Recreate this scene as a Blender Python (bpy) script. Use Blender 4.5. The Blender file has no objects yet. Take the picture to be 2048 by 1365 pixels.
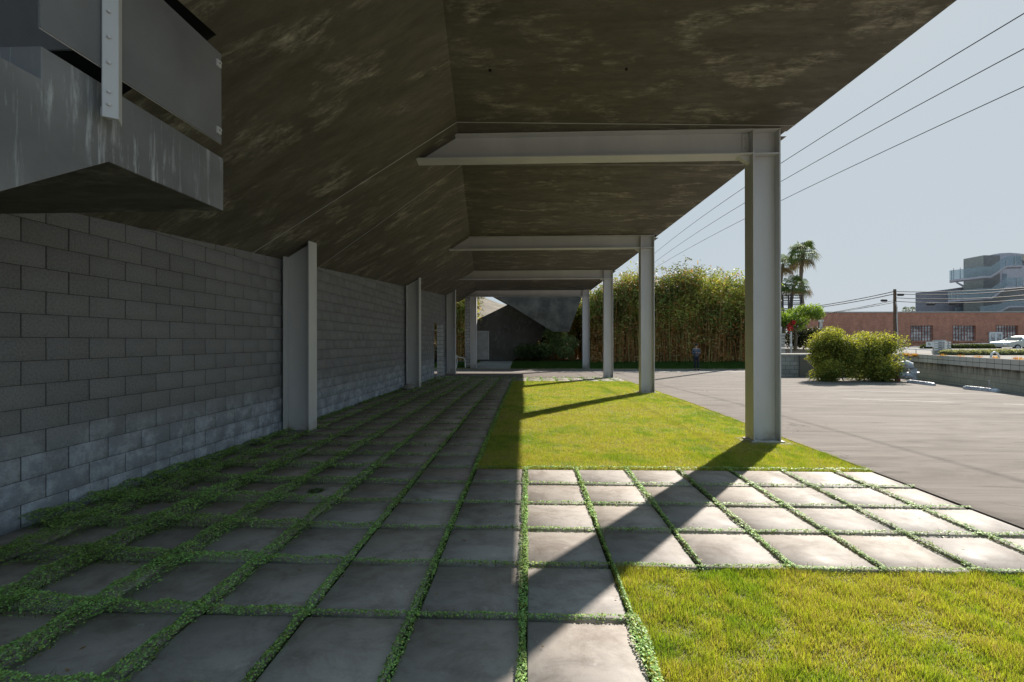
import bpy, bmesh, math, random
import numpy as np
from mathutils import Vector, Matrix
random.seed(7); RNG = np.random.default_rng(11)
S = bpy.context.scene; COL = S.collection
# ------------------------------------------------------------------ camera
F = 924.0; YAW, PITCH, ROLL, CH = .0353, .0011, .0015, 1.567
_f = Vector((-math.sin(YAW)*math.cos(PITCH), math.cos(YAW)*math.cos(PITCH), math.sin(PITCH)))
_r = Vector((math.cos(YAW), math.sin(YAW), 0)); _u = _r.cross(_f)
_R = _r*math.cos(ROLL) - _u*math.sin(ROLL); _U = _u*math.cos(ROLL) + _r*math.sin(ROLL)
cam = bpy.data.cameras.new('camera'); co = bpy.data.objects.new('camera', cam); COL.objects.link(co)
m = Matrix((( _R.x,_U.x,-_f.x,0),(_R.y,_U.y,-_f.y,0),(_R.z,_U.z,-_f.z,CH),(0,0,0,1)))
co.matrix_world = m
cam.sensor_width = 36; cam.lens = F/2048*36; cam.clip_end = 3000; cam.clip_start = .05
S.camera = co
def P(x, y, d):
    "world point seen at photo pixel x,y at depth d metres"
    x, y, d = float(x), float(y), float(d); v = Vector((0,0,CH)) + d*(_f + _R*((x-1024)/F) + _U*((682.5-y)/F)); return v
# ------------------------------------------------------------------ light
SUN_AZ = math.atan2(.615, .788); SUN_EL = math.radians(35.5)
w = bpy.data.worlds.new('World'); S.world = w; w.use_nodes = True
nt = w.node_tree; nt.nodes.clear()
sky = nt.nodes.new('ShaderNodeTexSky'); sky.sky_type = 'NISHITA'; sky.sun_disc = False
sky.sun_elevation = SUN_EL; sky.sun_rotation = SUN_AZ; sky.air_density = 1.0; sky.dust_density = .6; sky.ozone_density = 1.5
bg = nt.nodes.new('ShaderNodeBackground'); bg.inputs[1].default_value = .115
wo = nt.nodes.new('ShaderNodeOutputWorld')
def vm(op, a, b):
    n_ = nt.nodes.new('ShaderNodeVectorMath'); n_.operation = op
    for i_, q_ in enumerate((a, b)):
        if isinstance(q_, tuple): n_.inputs[i_].default_value = q_
        else: nt.links.new(q_, n_.inputs[i_])
    return n_.outputs[0]
SA, SB = (1.20, 1.30, 1.38), (.85, .60, .42)      # soft shoulder so the bright part of the sky keeps its colour
skc = vm('DIVIDE', vm('MULTIPLY', sky.outputs[0], SA), vm('ADD', sky.outputs[0], SB))
nt.links.new(skc, bg.inputs[0]); nt.links.new(bg.outputs[0], wo.inputs[0])
sl = bpy.data.lights.new('sun', 'SUN'); sl.energy = 1.95; sl.angle = math.radians(.55); sl.color = (1, .92, .82)
so = bpy.data.objects.new('sun', sl); COL.objects.link(so)
sd = Vector((math.sin(SUN_AZ)*math.cos(SUN_EL), math.cos(SUN_AZ)*math.cos(SUN_EL), math.sin(SUN_EL)))
so.rotation_euler = sd.to_track_quat('Z', 'Y').to_euler(); so.location = (10, 10, 20)
S.view_settings.view_transform = 'Standard'; S.view_settings.look = 'None'
S.view_settings.exposure = 2.17; S.view_settings.gamma = 1
S.render.engine = 'CYCLES'
S.cycles.max_bounces = 10; S.cycles.diffuse_bounces = 6; S.cycles.transparent_max_bounces = 24
S.cycles.use_denoising = True
# ------------------------------------------------------------------ helpers
def tag(o, label=None, cat=None, group=None, kind=None):
    if label: o['label'] = label
    if cat: o['category'] = cat
    if group: o['group'] = group
    if kind: o['kind'] = kind
    return o
def empty(name, loc=(0,0,0), rz=0):
    o = bpy.data.objects.new(name, None); COL.objects.link(o); o.location = loc; o.rotation_euler = (0,0,rz); o.empty_display_size = .2
    return o
def copy_tree(o, parent=None):
    c = o.copy(); COL.objects.link(c)
    if parent: c.parent = parent
    for ch in o.children: copy_tree(ch, c)
    return c
class MB:
    def __init__(s): s.v = []; s.f = []; s.sm = []
    def add(s, vs, fs, smooth=False):
        b = len(s.v); s.v += [tuple(v) for v in vs]; s.f += [tuple(i+b for i in f) for f in fs]; s.sm += [smooth]*len(fs); return s
    def box(s, x0,x1,y0,y1,z0,z1, M=None):
        vs = [Vector((x,y,z)) for x in (x0,x1) for y in (y0,y1) for z in (z0,z1)]
        if M is not None: vs = [M @ v for v in vs]
        return s.add(vs, [(0,1,3,2),(4,6,7,5),(0,4,5,1),(2,3,7,6),(0,2,6,4),(1,5,7,3)])
    def prism(s, pts, vec):
        "polygon pts (3D) extruded by vec"
        n = len(pts); vec = Vector(vec); a = [Vector(p) for p in pts]; b = [p+vec for p in a]
        return s.add(a+b, [tuple(range(n))[::-1], tuple(range(n,2*n))] + [(i,(i+1)%n,(i+1)%n+n,i+n) for i in range(n)])
    def tube(s, pts, r, n=8, r1=None, caps=True):
        pts = [Vector(p) for p in pts]; k = len(pts); vs = []; fs = []
        for i, p in enumerate(pts):
            t = (pts[min(i+1,k-1)] - pts[max(i-1,0)]).normalized()
            a = t.orthogonal() if abs(t.z) < .95 else Vector((1,0,0)) - t*t.x
            if abs(t.z) < .95: a = t.cross(Vector((0,0,1)))
            a.normalize(); b = t.cross(a)
            if isinstance(r, (list, tuple)): rr = r[i]
            else: rr = r if r1 is None else r + (r1-r)*i/(k-1)
            vs += [p + (a*math.cos(2*math.pi*j/n) + b*math.sin(2*math.pi*j/n))*rr for j in range(n)]
        for i in range(k-1):
            fs += [(i*n+j, i*n+(j+1)%n, (i+1)*n+(j+1)%n, (i+1)*n+j) for j in range(n)]
        s.add(vs, fs, True)
        if caps: s.add(vs[:n], [tuple(range(n))]); s.add(vs[-n:], [tuple(range(n))[::-1]])
        return s
    def lathe(s, prof, c=(0,0,0), n=16):
        vs = []; fs = []
        for r, z in prof: vs += [(c[0]+r*math.cos(2*math.pi*j/n), c[1]+r*math.sin(2*math.pi*j/n), c[2]+z) for j in range(n)]
        for i in range(len(prof)-1): fs += [(i*n+j, i*n+(j+1)%n, (i+1)*n+(j+1)%n, (i+1)*n+j) for j in range(n)]
        s.add(vs, fs, True); s.add(vs[-n:], [tuple(range(n))]); return s
    def build(s, name, mat, parent=None, bevel=0, loc=None, recalc=True):
        me = bpy.data.meshes.new(name); me.from_pydata(s.v, [], s.f); me.update()
        me.polygons.foreach_set('use_smooth', s.sm)
        if recalc:
            bm = bmesh.new(); bm.from_mesh(me); bmesh.ops.recalc_face_normals(bm, faces=bm.faces); bm.to_mesh(me); bm.free()
        o = bpy.data.objects.new(name, me); COL.objects.link(o)
        if mat: me.materials.append(mat)
        if parent: o.parent = parent
        if loc: o.location = loc
        if bevel:
            b = o.modifiers.new('bevel', 'BEVEL'); b.width = bevel; b.segments = 2; b.limit_method = 'ANGLE'
        return o
def npmesh(name, V, Fc, mat, col=None, parent=None, smooth=False, fmat=None, mats=None):
    "V (n,3), Fc (m,k) with constant k; col (n,3) point colours"
    me = bpy.data.meshes.new(name); V = np.ascontiguousarray(V, np.float32); Fc = np.ascontiguousarray(Fc, np.int32)
    me.vertices.add(len(V)); me.vertices.foreach_set('co', V.ravel())
    k = Fc.shape[1]; me.loops.add(Fc.size); me.loops.foreach_set('vertex_index', Fc.ravel())
    me.polygons.add(len(Fc)); me.polygons.foreach_set('loop_start', np.arange(0, Fc.size, k, dtype=np.int32))
    me.polygons.foreach_set('loop_total', np.full(len(Fc), k, np.int32))
    if smooth: me.polygons.foreach_set('use_smooth', np.ones(len(Fc), bool))
    for mm in (mats or [mat]): me.materials.append(mm)
    if fmat is not None: me.polygons.foreach_set('material_index', fmat.astype(np.int32))
    me.update(calc_edges=True)
    if col is not None:
        a = me.color_attributes.new('Col', 'FLOAT_COLOR', 'POINT')
        c = np.ones((len(V),4), np.float32); c[:,:3] = col; a.data.foreach_set('color', c.ravel())
    o = bpy.data.objects.new(name, me); COL.objects.link(o)
    if parent: o.parent = parent
    return o
_G = RNG.random((64,64))
def lim(c, top):
    c = np.maximum(c, .004); mx = c.max(axis=1, keepdims=True); return c*np.minimum(1, top/mx)
def vnoise(x, y, sc):
    x = np.asarray(x)*sc + 100; y = np.asarray(y)*sc + 100
    xi = np.floor(x).astype(int); yi = np.floor(y).astype(int); fx = x-xi; fy = y-yi
    fx = fx*fx*(3-2*fx); fy = fy*fy*(3-2*fy); g = lambda a,b: _G[a%64, b%64]
    return (g(xi,yi)*(1-fx)+g(xi+1,yi)*fx)*(1-fy) + (g(xi,yi+1)*(1-fx)+g(xi+1,yi+1)*fx)*fy
def gz(y): return -.0125*np.clip(np.asarray(y, float)-12, 0, 16)
def gzf(y): return float(gz(y))
# ------------------------------------------------------------------ materials
class NB:
    def __init__(s, name):
        s.m = bpy.data.materials.new(name); s.m.use_nodes = True; s.t = s.m.node_tree; s.t.nodes.clear()
        s.out = s.n('ShaderNodeOutputMaterial')
    def n(s, t, **kw):
        o = s.t.nodes.new(t)
        for k, v in kw.items(): setattr(o, k, v)
        return o
    def l(s, a, b): s.t.links.new(a, b)
    def coords(s, sc=(1,1,1), rot=(0,0,0), kind='Object'):
        if not hasattr(s, '_tc'): s._tc = s.n('ShaderNodeTexCoord')
        mp = s.n('ShaderNodeMapping'); mp.inputs['Scale'].default_value = sc; mp.inputs['Rotation'].default_value = rot
        s.l(s._tc.outputs[kind], mp.inputs[0]); return mp.outputs[0]
    def noise(s, sc, vec=None, detail=4, rough=.55, dist=0):
        o = s.n('ShaderNodeTexNoise'); o.inputs['Scale'].default_value = sc; o.inputs['Detail'].default_value = detail
        o.inputs['Roughness'].default_value = rough; o.inputs['Distortion'].default_value = dist
        s.l(vec if vec else s.coords(), o.inputs['Vector']); return o.outputs['Fac']
    def ramp(s, fac, stops):
        r = s.n('ShaderNodeValToRGB'); e = r.color_ramp.elements
        while len(e) < len(stops): e.new(.5)
        for i, (p, c) in enumerate(stops):
            e[i].position = p; e[i].color = (c, c, c, 1) if isinstance(c, (int, float)) else (*c, 1)
        s.l(fac, r.inputs[0]); return r.outputs[0]
    def mix(s, fac, a, b, mode='MIX'):
        x = s.n('ShaderNodeMix', data_type='RGBA', blend_type=mode)
        if isinstance(fac, (int, float)): x.inputs[0].default_value = fac
        else: s.l(fac, x.inputs[0])
        for k, v in ((6,a),(7,b)):
            if isinstance(v, tuple): x.inputs[k].default_value = (*v, 1)
            else: s.l(v, x.inputs[k])
        return x.outputs[2]
    def math(s, op, a, b=None):
        x = s.n('ShaderNodeMath', operation=op)
        for k, v in enumerate((a, b)):
            if v is None: continue
            if isinstance(v, (int, float)): x.inputs[k].default_value = v
            else: s.l(v, x.inputs[k])
        return x.outputs[0]
    def attr(s, name='Col'):
        a = s.n('ShaderNodeAttribute'); a.attribute_name = name; return a.outputs['Color']
    def sep(s, kind='Object', loc=None):
        if not hasattr(s, '_tc'): s._tc = s.n('ShaderNodeTexCoord')
        x = s.n('ShaderNodeSeparateXYZ'); s.l(s._tc.outputs[kind], x.inputs[0]); return x.outputs
    def bsdf(s, col, rough=.8, metal=0, bump=None, bstr=.2, bdist=.02, spec=.5):
        b = s.n('ShaderNodeBsdfPrincipled')
        if isinstance(col, tuple): b.inputs['Base Color'].default_value = (*col, 1)
        else: s.l(col, b.inputs['Base Color'])
        if isinstance(rough, (int, float)): b.inputs['Roughness'].default_value = rough
        else: s.l(rough, b.inputs['Roughness'])
        b.inputs['Metallic'].default_value = metal; b.inputs['Specular IOR Level'].default_value = spec
        if bump is not None:
            n = s.n('ShaderNodeBump'); n.inputs['Strength'].default_value = bstr; n.inputs['Distance'].default_value = bdist
            s.l(bump, n.inputs['Height']); s.l(n.outputs[0], b.inputs['Normal'])
        s.b = b; s.l(b.outputs[0], s.out.inputs[0]); return s
def simple(name, c, rough=.7, var=.25, sc=3, metal=0, bump=.1, bsc=40, spec=.5):
    b = NB(name); n = b.noise(sc, detail=6)
    c2 = tuple(x*(1-var) for x in c); c1 = tuple(min(1, x*(1+var)) for x in c)
    return b.bsdf(b.ramp(n, [(.3, c2), (.7, c1)]), rough, metal, b.noise(bsc), bump, .01, spec).m
def leafmat(name, rough=.5, trans=.35, tint=(1.1,1.15,.6), gain=1.0):
    "leaf: vertex colour, part diffuse, part light let through"
    b = NB(name); c = b.attr(); 
    if gain != 1: c = b.mix(1.0, c, (gain,gain,gain), 'MULTIPLY')
    b.bsdf(c, rough, spec=.3); tr = b.n('ShaderNodeBsdfTranslucent'); b.l(b.mix(1.0, c, tint, 'MULTIPLY'), tr.inputs[0])
    ms = b.n('ShaderNodeMixShader'); ms.inputs[0].default_value = trans
    b.l(b.b.outputs[0], ms.inputs[1]); b.l(tr.outputs[0], ms.inputs[2]); b.l(ms.outputs[0], b.out.inputs[0]); return b.m
M = {}
def mk():
    # soffit: dark trowelled render with smeared pale patches
    b = NB('dark_stucco')
    cl = b.noise(1.25, b.coords((.85,1.4,.85)), 5, .62, .5); st = b.noise(5.5, b.coords((.75,1.7,.75)), 10, .8, .35); st2 = b.noise(9, b.coords((.6,3.5,.6)), 6, .7, .5)
    base = b.ramp(b.noise(1.1, b.coords((.8,3.0,.8)), 6, .65), [(.3,(.078,.070,.054)),(.5,(.106,.096,.076)),(.72,(.152,.140,.113))])
    k = b.math('MULTIPLY', b.ramp(cl, [(.52,0),(.64,1)]), b.ramp(st, [(.42,0),(.60,1)]))
    k = b.math('MULTIPLY', k, b.ramp(st2, [(.35,.2),(.65,1)]))
    c = b.mix(k, base, (.46,.44,.365)); b2 = b.ramp(st, [(.35,.88),(.7,1.15)])
    c = b.mix(1.0, c, b2, 'MULTIPLY')
    M['soffit'] = b.bsdf(c, b.ramp(st, [(.3,.75),(.7,.5)]), 0, st, .35, .012, .35).m
    # block wall
    b = NB('concrete_block'); z = b.sep()[2]; c = b.attr()
    gr = b.ramp(b.noise(55, detail=6, rough=.8), [(.3,.62),(.7,1.35)]); c = b.mix(1.0, c, gr, 'MULTIPLY')
    low = b.ramp(b.math('ADD', z, b.math('MULTIPLY', b.noise(.9, detail=4), -.45)), [(.0,1),(.25,.8),(.62,0)])
    ef = b.math('MULTIPLY', low, b.ramp(b.noise(3.2, detail=10, rough=.82), [(.46,0),(.60,1)]))
    c = b.mix(b.math('MULTIPLY', ef, .8), c, (.66,.72,.80)); c = b.mix(b.math('MULTIPLY', low, .5), c, (.28,.33,.41))
    M['block'] = b.bsdf(c, .85, 0, b.noise(70, detail=6, rough=.8), .45, .006, .3).m
    b = NB('mortar'); M['mortar'] = b.bsdf(b.ramp(b.noise(8), [(.3,(.035,.035,.035)),(.7,(.06,.06,.058))]), .95).m
    # pavers
    b = NB('concrete_paver'); c = b.attr()
    sm = b.ramp(b.noise(3.0, b.coords((1,1.8,1)), 10, .74, .4), [(.3,.66),(.5,1.0),(.72,1.14)]); c = b.mix(1.0, c, sm, 'MULTIPLY')
    fl = b.ramp(b.noise(110, detail=4, rough=.9), [(.28,.62),(.42,1.0),(.62,1.0),(.74,1.5)]); c = b.mix(1.0, c, fl, 'MULTIPLY'); c = b.mix(b.math('MULTIPLY', b.ramp(b.noise(9, detail=3), [(.68,0),(.70,1)]), .35), c, (.55,.53,.50))
    stn = b.ramp(b.noise(2.3, detail=9, rough=.78, dist=.5), [(.47,0),(.66,1)]); c = b.mix(b.math('MULTIPLY', stn, .62), c, (.16,.125,.10))
    M['paver'] = b.bsdf(c, b.ramp(b.noise(3.5, detail=5), [(.3,.52),(.7,.7)]), 0, b.noise(45, detail=6, rough=.75), .12, .004, .14).m
    # asphalt
    b = NB('asphalt')
    a1 = b.noise(.55, b.coords((.55,2.6,1), (0,0,.22)), 7, .68, 1.6); a2 = b.noise(1.7, b.coords((.45,4.2,1), (0,0,.3)), 6, .7, .9)
    c = b.ramp(a1, [(.28,(.105,.09,.079)),(.5,(.172,.150,.133)),(.72,(.23,.203,.182))])
    c = b.mix(1.0, c, b.ramp(a2, [(.34,.66),(.42,.98),(.7,1.06)]), 'MULTIPLY')
    c = b.mix(1.0, c, b.ramp(b.noise(130, detail=4, rough=.9), [(.3,.7),(.7,1.3)]), 'MULTIPLY')
    vo = b.n('ShaderNodeTexVoronoi', feature='DISTANCE_TO_EDGE'); vo.inputs['Scale'].default_value = .33
    nv = b.n('ShaderNodeTexNoise'); nv.inputs['Scale'].default_value = 1.6; nv.inputs['Detail'].default_value = 6; b.l(b.coords(), nv.inputs['Vector'])
    vm_ = b.n('ShaderNodeVectorMath', operation='MULTIPLY_ADD'); b.l(nv.outputs['Color'], vm_.inputs[0]); vm_.inputs[1].default_value = (1.6,1.6,0); b.l(b.coords(), vm_.inputs[2]); b.l(vm_.outputs[0], vo.inputs['Vector'])
    crk = b.math('MULTIPLY', b.ramp(vo.outputs[0], [(.0,1),(.008,0)]), b.ramp(b.noise(.35, detail=3), [(.48,0),(.56,1)]))
    c = b.mix(b.math('MULTIPLY', crk, .7), c, (.05,.045,.04)); c = b.mix(b.math('MULTIPLY', b.ramp(b.noise(.8, detail=4), [(.66,0),(.74,1)]), .35), c, (.09,.08,.07))
    M['asphalt'] = b.bsdf(c, .9, 0, b.noise(90, detail=5, rough=.85), .5, .008, .25).m
    M['soil'] = simple('soil', (.05,.065,.022), .95, .4, 12, bump=.5, bsc=60)
    M['lawn_soil'] = simple('lawn_soil', (.20,.19,.07), .95, .35, 6, bump=.5, bsc=50)
    M['litter'] = simple('leaf_litter', (.16,.10,.055), .95, .4, 8, bump=.6, bsc=30)
    M['ground'] = simple('dry_ground', (.16,.14,.11), .95, .3, .3, bump=.2, bsc=4)
    M['street'] = simple('street_surface', (.20,.185,.165), .95, .2, .4, bump=.2, bsc=8)
    M['kerb'] = simple('kerb_concrete', (.46,.47,.48), .85, .15, 4)
    M['pad'] = simple('pad_concrete', (.24,.235,.22), .8, .18, 2.5)
    M['grass'] = leafmat('grass_blades', .55, .42, (1.1,1.15,.45)); M['leaf'] = leafmat('ground_cover_leaves', .5, .28, (1.0,1.1,.5))
    M['bamboo_leaf'] = leafmat('bamboo_leaves', .5, .38, (1.25,1.15,.55)); M['shrub_leaf'] = leafmat('shrub_leaves', .6, .4, (1.3,1.25,.5))
    M['palm_leaf'] = leafmat('palm_leaves', .75, .18, (1.2,1.2,.5)); M['palm_leaf'].node_tree.nodes['Principled BSDF'].inputs['Specular IOR Level'].default_value = .1; M['culm'] = leafmat('bamboo_culms', .5, .0)
    # painted steel
    b = NB('painted_steel'); n = b.noise(2.2, b.coords((1,1,.35)), 5, .6)
    c = b.ramp(n, [(.3,(.52,.525,.545)),(.7,(.60,.60,.61))])
    dirt = b.ramp(b.noise(22, detail=8, rough=.8), [(.64,0),(.70,1)]); c = b.mix(b.math('MULTIPLY', dirt, .55), c, (.17,.12,.08)); c = b.mix(b.math('MULTIPLY', b.ramp(b.sep()[2], [(.02,1),(.22,0)]), b.ramp(b.noise(7, detail=7), [(.4,.1),(.65,.7)])), c, (.24,.20,.14))
    M['steel'] = b.bsdf(c, b.ramp(b.noise(6), [(.3,.36),(.7,.5)]), 0, b.noise(12), .05, .005, .5).m
    # stained steel plate / cast concrete of stair
    b = NB('stained_render'); run = b.noise(5.5, b.coords((3.2,3.2,.30)), 8, .75, .25); big = b.noise(1.3, detail=5)
    c = b.ramp(big, [(.3,(.125,.128,.132)),(.5,(.19,.194,.20)),(.72,(.28,.285,.295))])
    k = b.math('MULTIPLY', b.ramp(run, [(.53,0),(.64,1)]), b.ramp(b.noise(1.6), [(.38,.15),(.6,1)]))
    c = b.mix(k, c, (.48,.50,.53)); M['stair'] = b.bsdf(c, .6, 0, run, .15, .005).m
    b = NB('black_recess'); M['recess'] = b.bsdf((.012,.012,.012), .9).m  # near-black colour stands in for the darkness inside the unlit stairwell
    # smoky glass
    b = NB('smoky_glass'); tr = b.n('ShaderNodeBsdfTransparent'); tr.inputs[0].default_value = (.60,.61,.62,1)
    df = b.n('ShaderNodeBsdfPrincipled'); df.inputs['Roughness'].default_value = .28
    b.l(b.ramp(b.noise(2.5, detail=5), [(.3,(.42,.425,.44)),(.7,(.55,.56,.58))]), df.inputs['Base Color'])
    ms = b.n('ShaderNodeMixShader'); ms.inputs[0].default_value = .34; b.l(tr.outputs[0], ms.inputs[1]); b.l(df.outputs[0], ms.inputs[2]); b.l(ms.outputs[0], b.out.inputs[0])
    M['smoky'] = b.m
    b = NB('clear_glass'); tr = b.n('ShaderNodeBsdfTransparent'); tr.inputs[0].default_value = (.8,.87,.9,1)
    gl = b.n('ShaderNodeBsdfPrincipled'); gl.inputs['Roughness'].default_value = .1; gl.inputs['Base Color'].default_value = (.35,.42,.47,1)
    ms = b.n('ShaderNodeMixShader'); ms.inputs[0].default_value = .4; b.l(tr.outputs[0], ms.inputs[1]); b.l(gl.outputs[0], ms.inputs[2]); b.l(ms.outputs[0], b.out.inputs[0])
    M['glass'] = b.m
    b = NB('window_glass'); n = b.noise(.55, b.coords((1,1,2.6)), 5, .6, .8)  # pale reflections painted into the pane colour as stretched noise
    b.bsdf(b.ramp(n, [(.36,(.10,.10,.105)),(.5,(.30,.305,.31)),(.6,(.60,.60,.59))]), .12, spec=.8); M['pane'] = b.m
    # brick
    b = NB('red_brick'); bt = b.n('ShaderNodeTexBrick'); bt.inputs['Scale'].default_value = 4.0
    bt.inputs['Color1'].default_value = (.50,.225,.15,1); bt.inputs['Color2'].default_value = (.39,.165,.11,1); bt.inputs['Mortar'].default_value = (.44,.31,.25,1)
    bt.inputs['Mortar Size'].default_value = .018; bt.inputs['Brick Width'].default_value = .9; bt.inputs['Row Height'].default_value = .3
    cx = b.n('ShaderNodeCombineXYZ'); sp = b.sep(); b.l(sp[0], cx.inputs[0]); b.l(sp[2], cx.inputs[1]); b.l(cx.outputs[0], bt.inputs[0])
    c = b.mix(1.0, bt.outputs[0], b.ramp(b.noise(1.2, b.coords((1,1,.6)), 8, .7), [(.25,.68),(.75,1.3)]), 'MULTIPLY')
    M['brick'] = b.bsdf(c, .9).m
    # retaining wall: grey blocks and dark run-off stains under the cap
    b = NB('stained_block'); bt = b.n('ShaderNodeTexBrick'); bt.offset = .5; bt.inputs['Scale'].default_value = 1
    bt.inputs['Color1'].default_value = (.40,.375,.30,1); bt.inputs['Color2'].default_value = (.34,.32,.26,1); bt.inputs['Mortar'].default_value = (.2,.19,.15,1)
    bt.inputs['Mortar Size'].default_value = .008; bt.inputs['Brick Width'].default_value = .406; bt.inputs['Row Height'].default_value = .203
    cx = b.n('ShaderNodeCombineXYZ'); sp = b.sep(); b.l(sp[1], cx.inputs[0]); b.l(sp[2], cx.inputs[1]); b.l(cx.outputs[0], bt.inputs[0])
    stn = b.math('MULTIPLY', b.ramp(b.noise(2.4, b.coords((2.2,2.2,.25)), 6, .7), [(.44,0),(.62,1)]), b.ramp(sp[2], [(.25,.0),(.66,1)]))
    M['retain'] = b.bsdf(b.mix(b.math('MULTIPLY', stn, .88), bt.outputs[0], (.025,.019,.012)), .9, 0, b.noise(30), .3, .01).m
    b = NB('grey_block'); bt = b.n('ShaderNodeTexBrick'); bt.offset = .5; bt.inputs['Scale'].default_value = 1
    bt.inputs['Color1'].default_value = (.40,.40,.39,1); bt.inputs['Color2'].default_value = (.34,.34,.335,1); bt.inputs['Mortar'].default_value = (.075,.075,.075,1)
    bt.inputs['Mortar Size'].default_value = .008; bt.inputs['Brick Width'].default_value = .406; bt.inputs['Row Height'].default_value = .203
    cx = b.n('ShaderNodeCombineXYZ'); sp = b.sep(); b.l(b.math('ADD', sp[0], sp[1]), cx.inputs[0]); b.l(sp[2], cx.inputs[1]); b.l(cx.outputs[0], bt.inputs[0])
    M['greyblock'] = b.bsdf(b.mix(1.0, bt.outputs[0], b.ramp(b.noise(1.5, detail=7), [(.3,.75),(.7,1.2)]), 'MULTIPLY'), .9, 0, b.noise(40), .3, .008).m
    # far folded concrete
    b = NB('dark_folded_concrete'); k = b.math('MULTIPLY', b.ramp(b.noise(.9, detail=6, rough=.65), [(.45,0),(.62,1)]), b.ramp(b.noise(4, b.coords((1,1,.6)), 8, .75), [(.48,0),(.66,1)]))
    c = b.mix(k, b.ramp(b.noise(.6, detail=5), [(.3,(.045,.042,.035)),(.7,(.085,.079,.066))]), (.16,.165,.155)); M['fold'] = b.bsdf(c, .8).m
    b = NB('dark_folded_concrete_pale'); 
    c = b.mix(k2 := b.ramp(b.noise(1.1, detail=8, rough=.7), [(.42,0),(.72,1)]), (.06,.058,.05), (.17,.17,.15)); M['fold2'] = b.bsdf(c, .75).m
    M['hill'] = None
    b = NB('hillside'); c = b.ramp(b.noise(.05, b.coords((.6,.6,3)), 8, .7), [(.3,(.07,.09,.05)),(.42,(.13,.115,.085)),(.55,(.20,.165,.13)),(.72,(.27,.24,.21))]); M['hill'] = b.bsdf(c, .95).m
    for n, c, r in (('white_paint',(.72,.73,.74),.5),('door_grey',(.30,.29,.28),.6),('dark_metal',(.035,.035,.04),.85),('concrete_lt',(.42,.41,.39),.85),('greywall',(.24,.24,.28),.85),
                    ('greywall2',(.42,.42,.48),.8),('dkbrick',(.19,.19,.19),.9),('olive_panel',(.30,.30,.28),.8),('wood_pole',(.115,.075,.05),.9),('wire',(.02,.02,.022),.6),
                    ('trunk',(.13,.105,.08),.95),('red_pipe',(.25,.07,.06),.6),('white_pipe',(.50,.54,.60),.45),('steel_lt',(.5,.5,.5),.4),('tan',(.45,.38,.30),.9),('worn_paint',(.27,.255,.235),.8),
                    ('denim',(.018,.022,.035),.9),('jacket',(.085,.10,.14),.85),('skin',(.42,.26,.19),.6),('hair',(.02,.017,.014),.8),('rock',(.27,.26,.24),.9),('shoe',(.01,.01,.01),.6),('lettering',(.06,.05,.12),.7),('weave',(.10,.11,.13),.8)):
        M[n] = simple(n, c, r, .15, 3)
    b = NB('car_silver'); b.bsdf((.42,.46,.45), .25, .6); b.b.inputs['Coat Weight'].default_value = .6; M['car_silver'] = b.m
    b = NB('car_black'); b.bsdf((.012,.012,.014), .25); b.b.inputs['Coat Weight'].default_value = .6; M['car_black'] = b.m
    b = NB('tyre'); M['tyre'] = b.bsdf((.02,.02,.02), .85).m
    b = NB('car_glass'); M['car_glass'] = b.bsdf((.06,.075,.075), .08, spec=.9).m
mk()
# ------------------------------------------------------------------ ground
def sheet(name, rects, zoff, mat, step=1.0, kind='structure', zfun=gz):
    V = []; Fc = []
    for x0,x1,y0,y1 in rects:
        nx = max(1, int(math.ceil((x1-x0)/4))); ny = max(1, int(math.ceil((y1-y0)/step)))
        xs = np.linspace(x0,x1,nx+1); ys = np.linspace(y0,y1,ny+1); b = len(V)
        for y in ys:
            for x in xs: V.append((x, y, float(zfun(y))+zoff))
        for j in range(ny):
            for i in range(nx): a = b+j*(nx+1)+i; Fc.append((a,a+1,a+nx+2,a+nx+1))
    return tag(npmesh(name, np.array(V), np.array(Fc), mat), kind=kind)
sheet('ground', [(-900,900,-300,1500)], -.9, M['ground'], step=900, zfun=lambda y: 0)
XD = 4.14
sheet('soil_bed', [(-4.3,XD,-4,12),(-4.3,XD,12,22.0)], -.045, M['soil'])
sheet('driveway', [(XD,30,-12,12),(XD,30,12,22),(-22,30,22,28),(-22,30,28,29.75)], 0, M['asphalt'])
sheet('gutter_strip', [(-22,13,26.75,27.05)], .004, M['kerb'])
def zf(y): return np.interp(y, [29.75,30.2,35,60], [-.2,-.14,.06,.2])
sheet('far_verge', [(-30,24,29.7,37)], 0, M['lawn_soil'], zfun=zf)
sheet('leaf_litter_ground', [(-30,24,33.0,60)], .012, M['litter'], step=3, zfun=zf)
sheet('door_apron', [(-3.6,-1.2,29.72,35.2)], .02, M['pad'], zfun=zf)
# raised street level behind the retaining walls
rp = [(13.15,9.0),(17.08,20.6),(17.66,22.5),(12.95,22.5),(12.95,27),(24.3,30),(24.3,60),(24.3,900),(900,900),(900,9)]
bmx = MB(); bmx.prism([(x,y,-.8) for x,y in rp], (0,0,1.66)); tag(bmx.build('street_ground', M['street']), kind='structure')
# parking lines
def pline(p, q, wd, name='parking_line'):
    p = Vector(p); q = Vector(q); n = (q-p).cross(Vector((0,0,1))).normalized()*wd/2
    o = MB(); o.add([(v.x, v.y, gzf(v.y)+.004) for v in (p-n,q-n,q+n,p+n)], [(0,1,2,3)])
    return tag(o.build(name, M['worn_paint']), kind='structure')
pline((9.8,15.6,0),(14.0,14.0,0),.10); pline((8.6,13.0,0),(13.2,11.4,0),.10)
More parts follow.
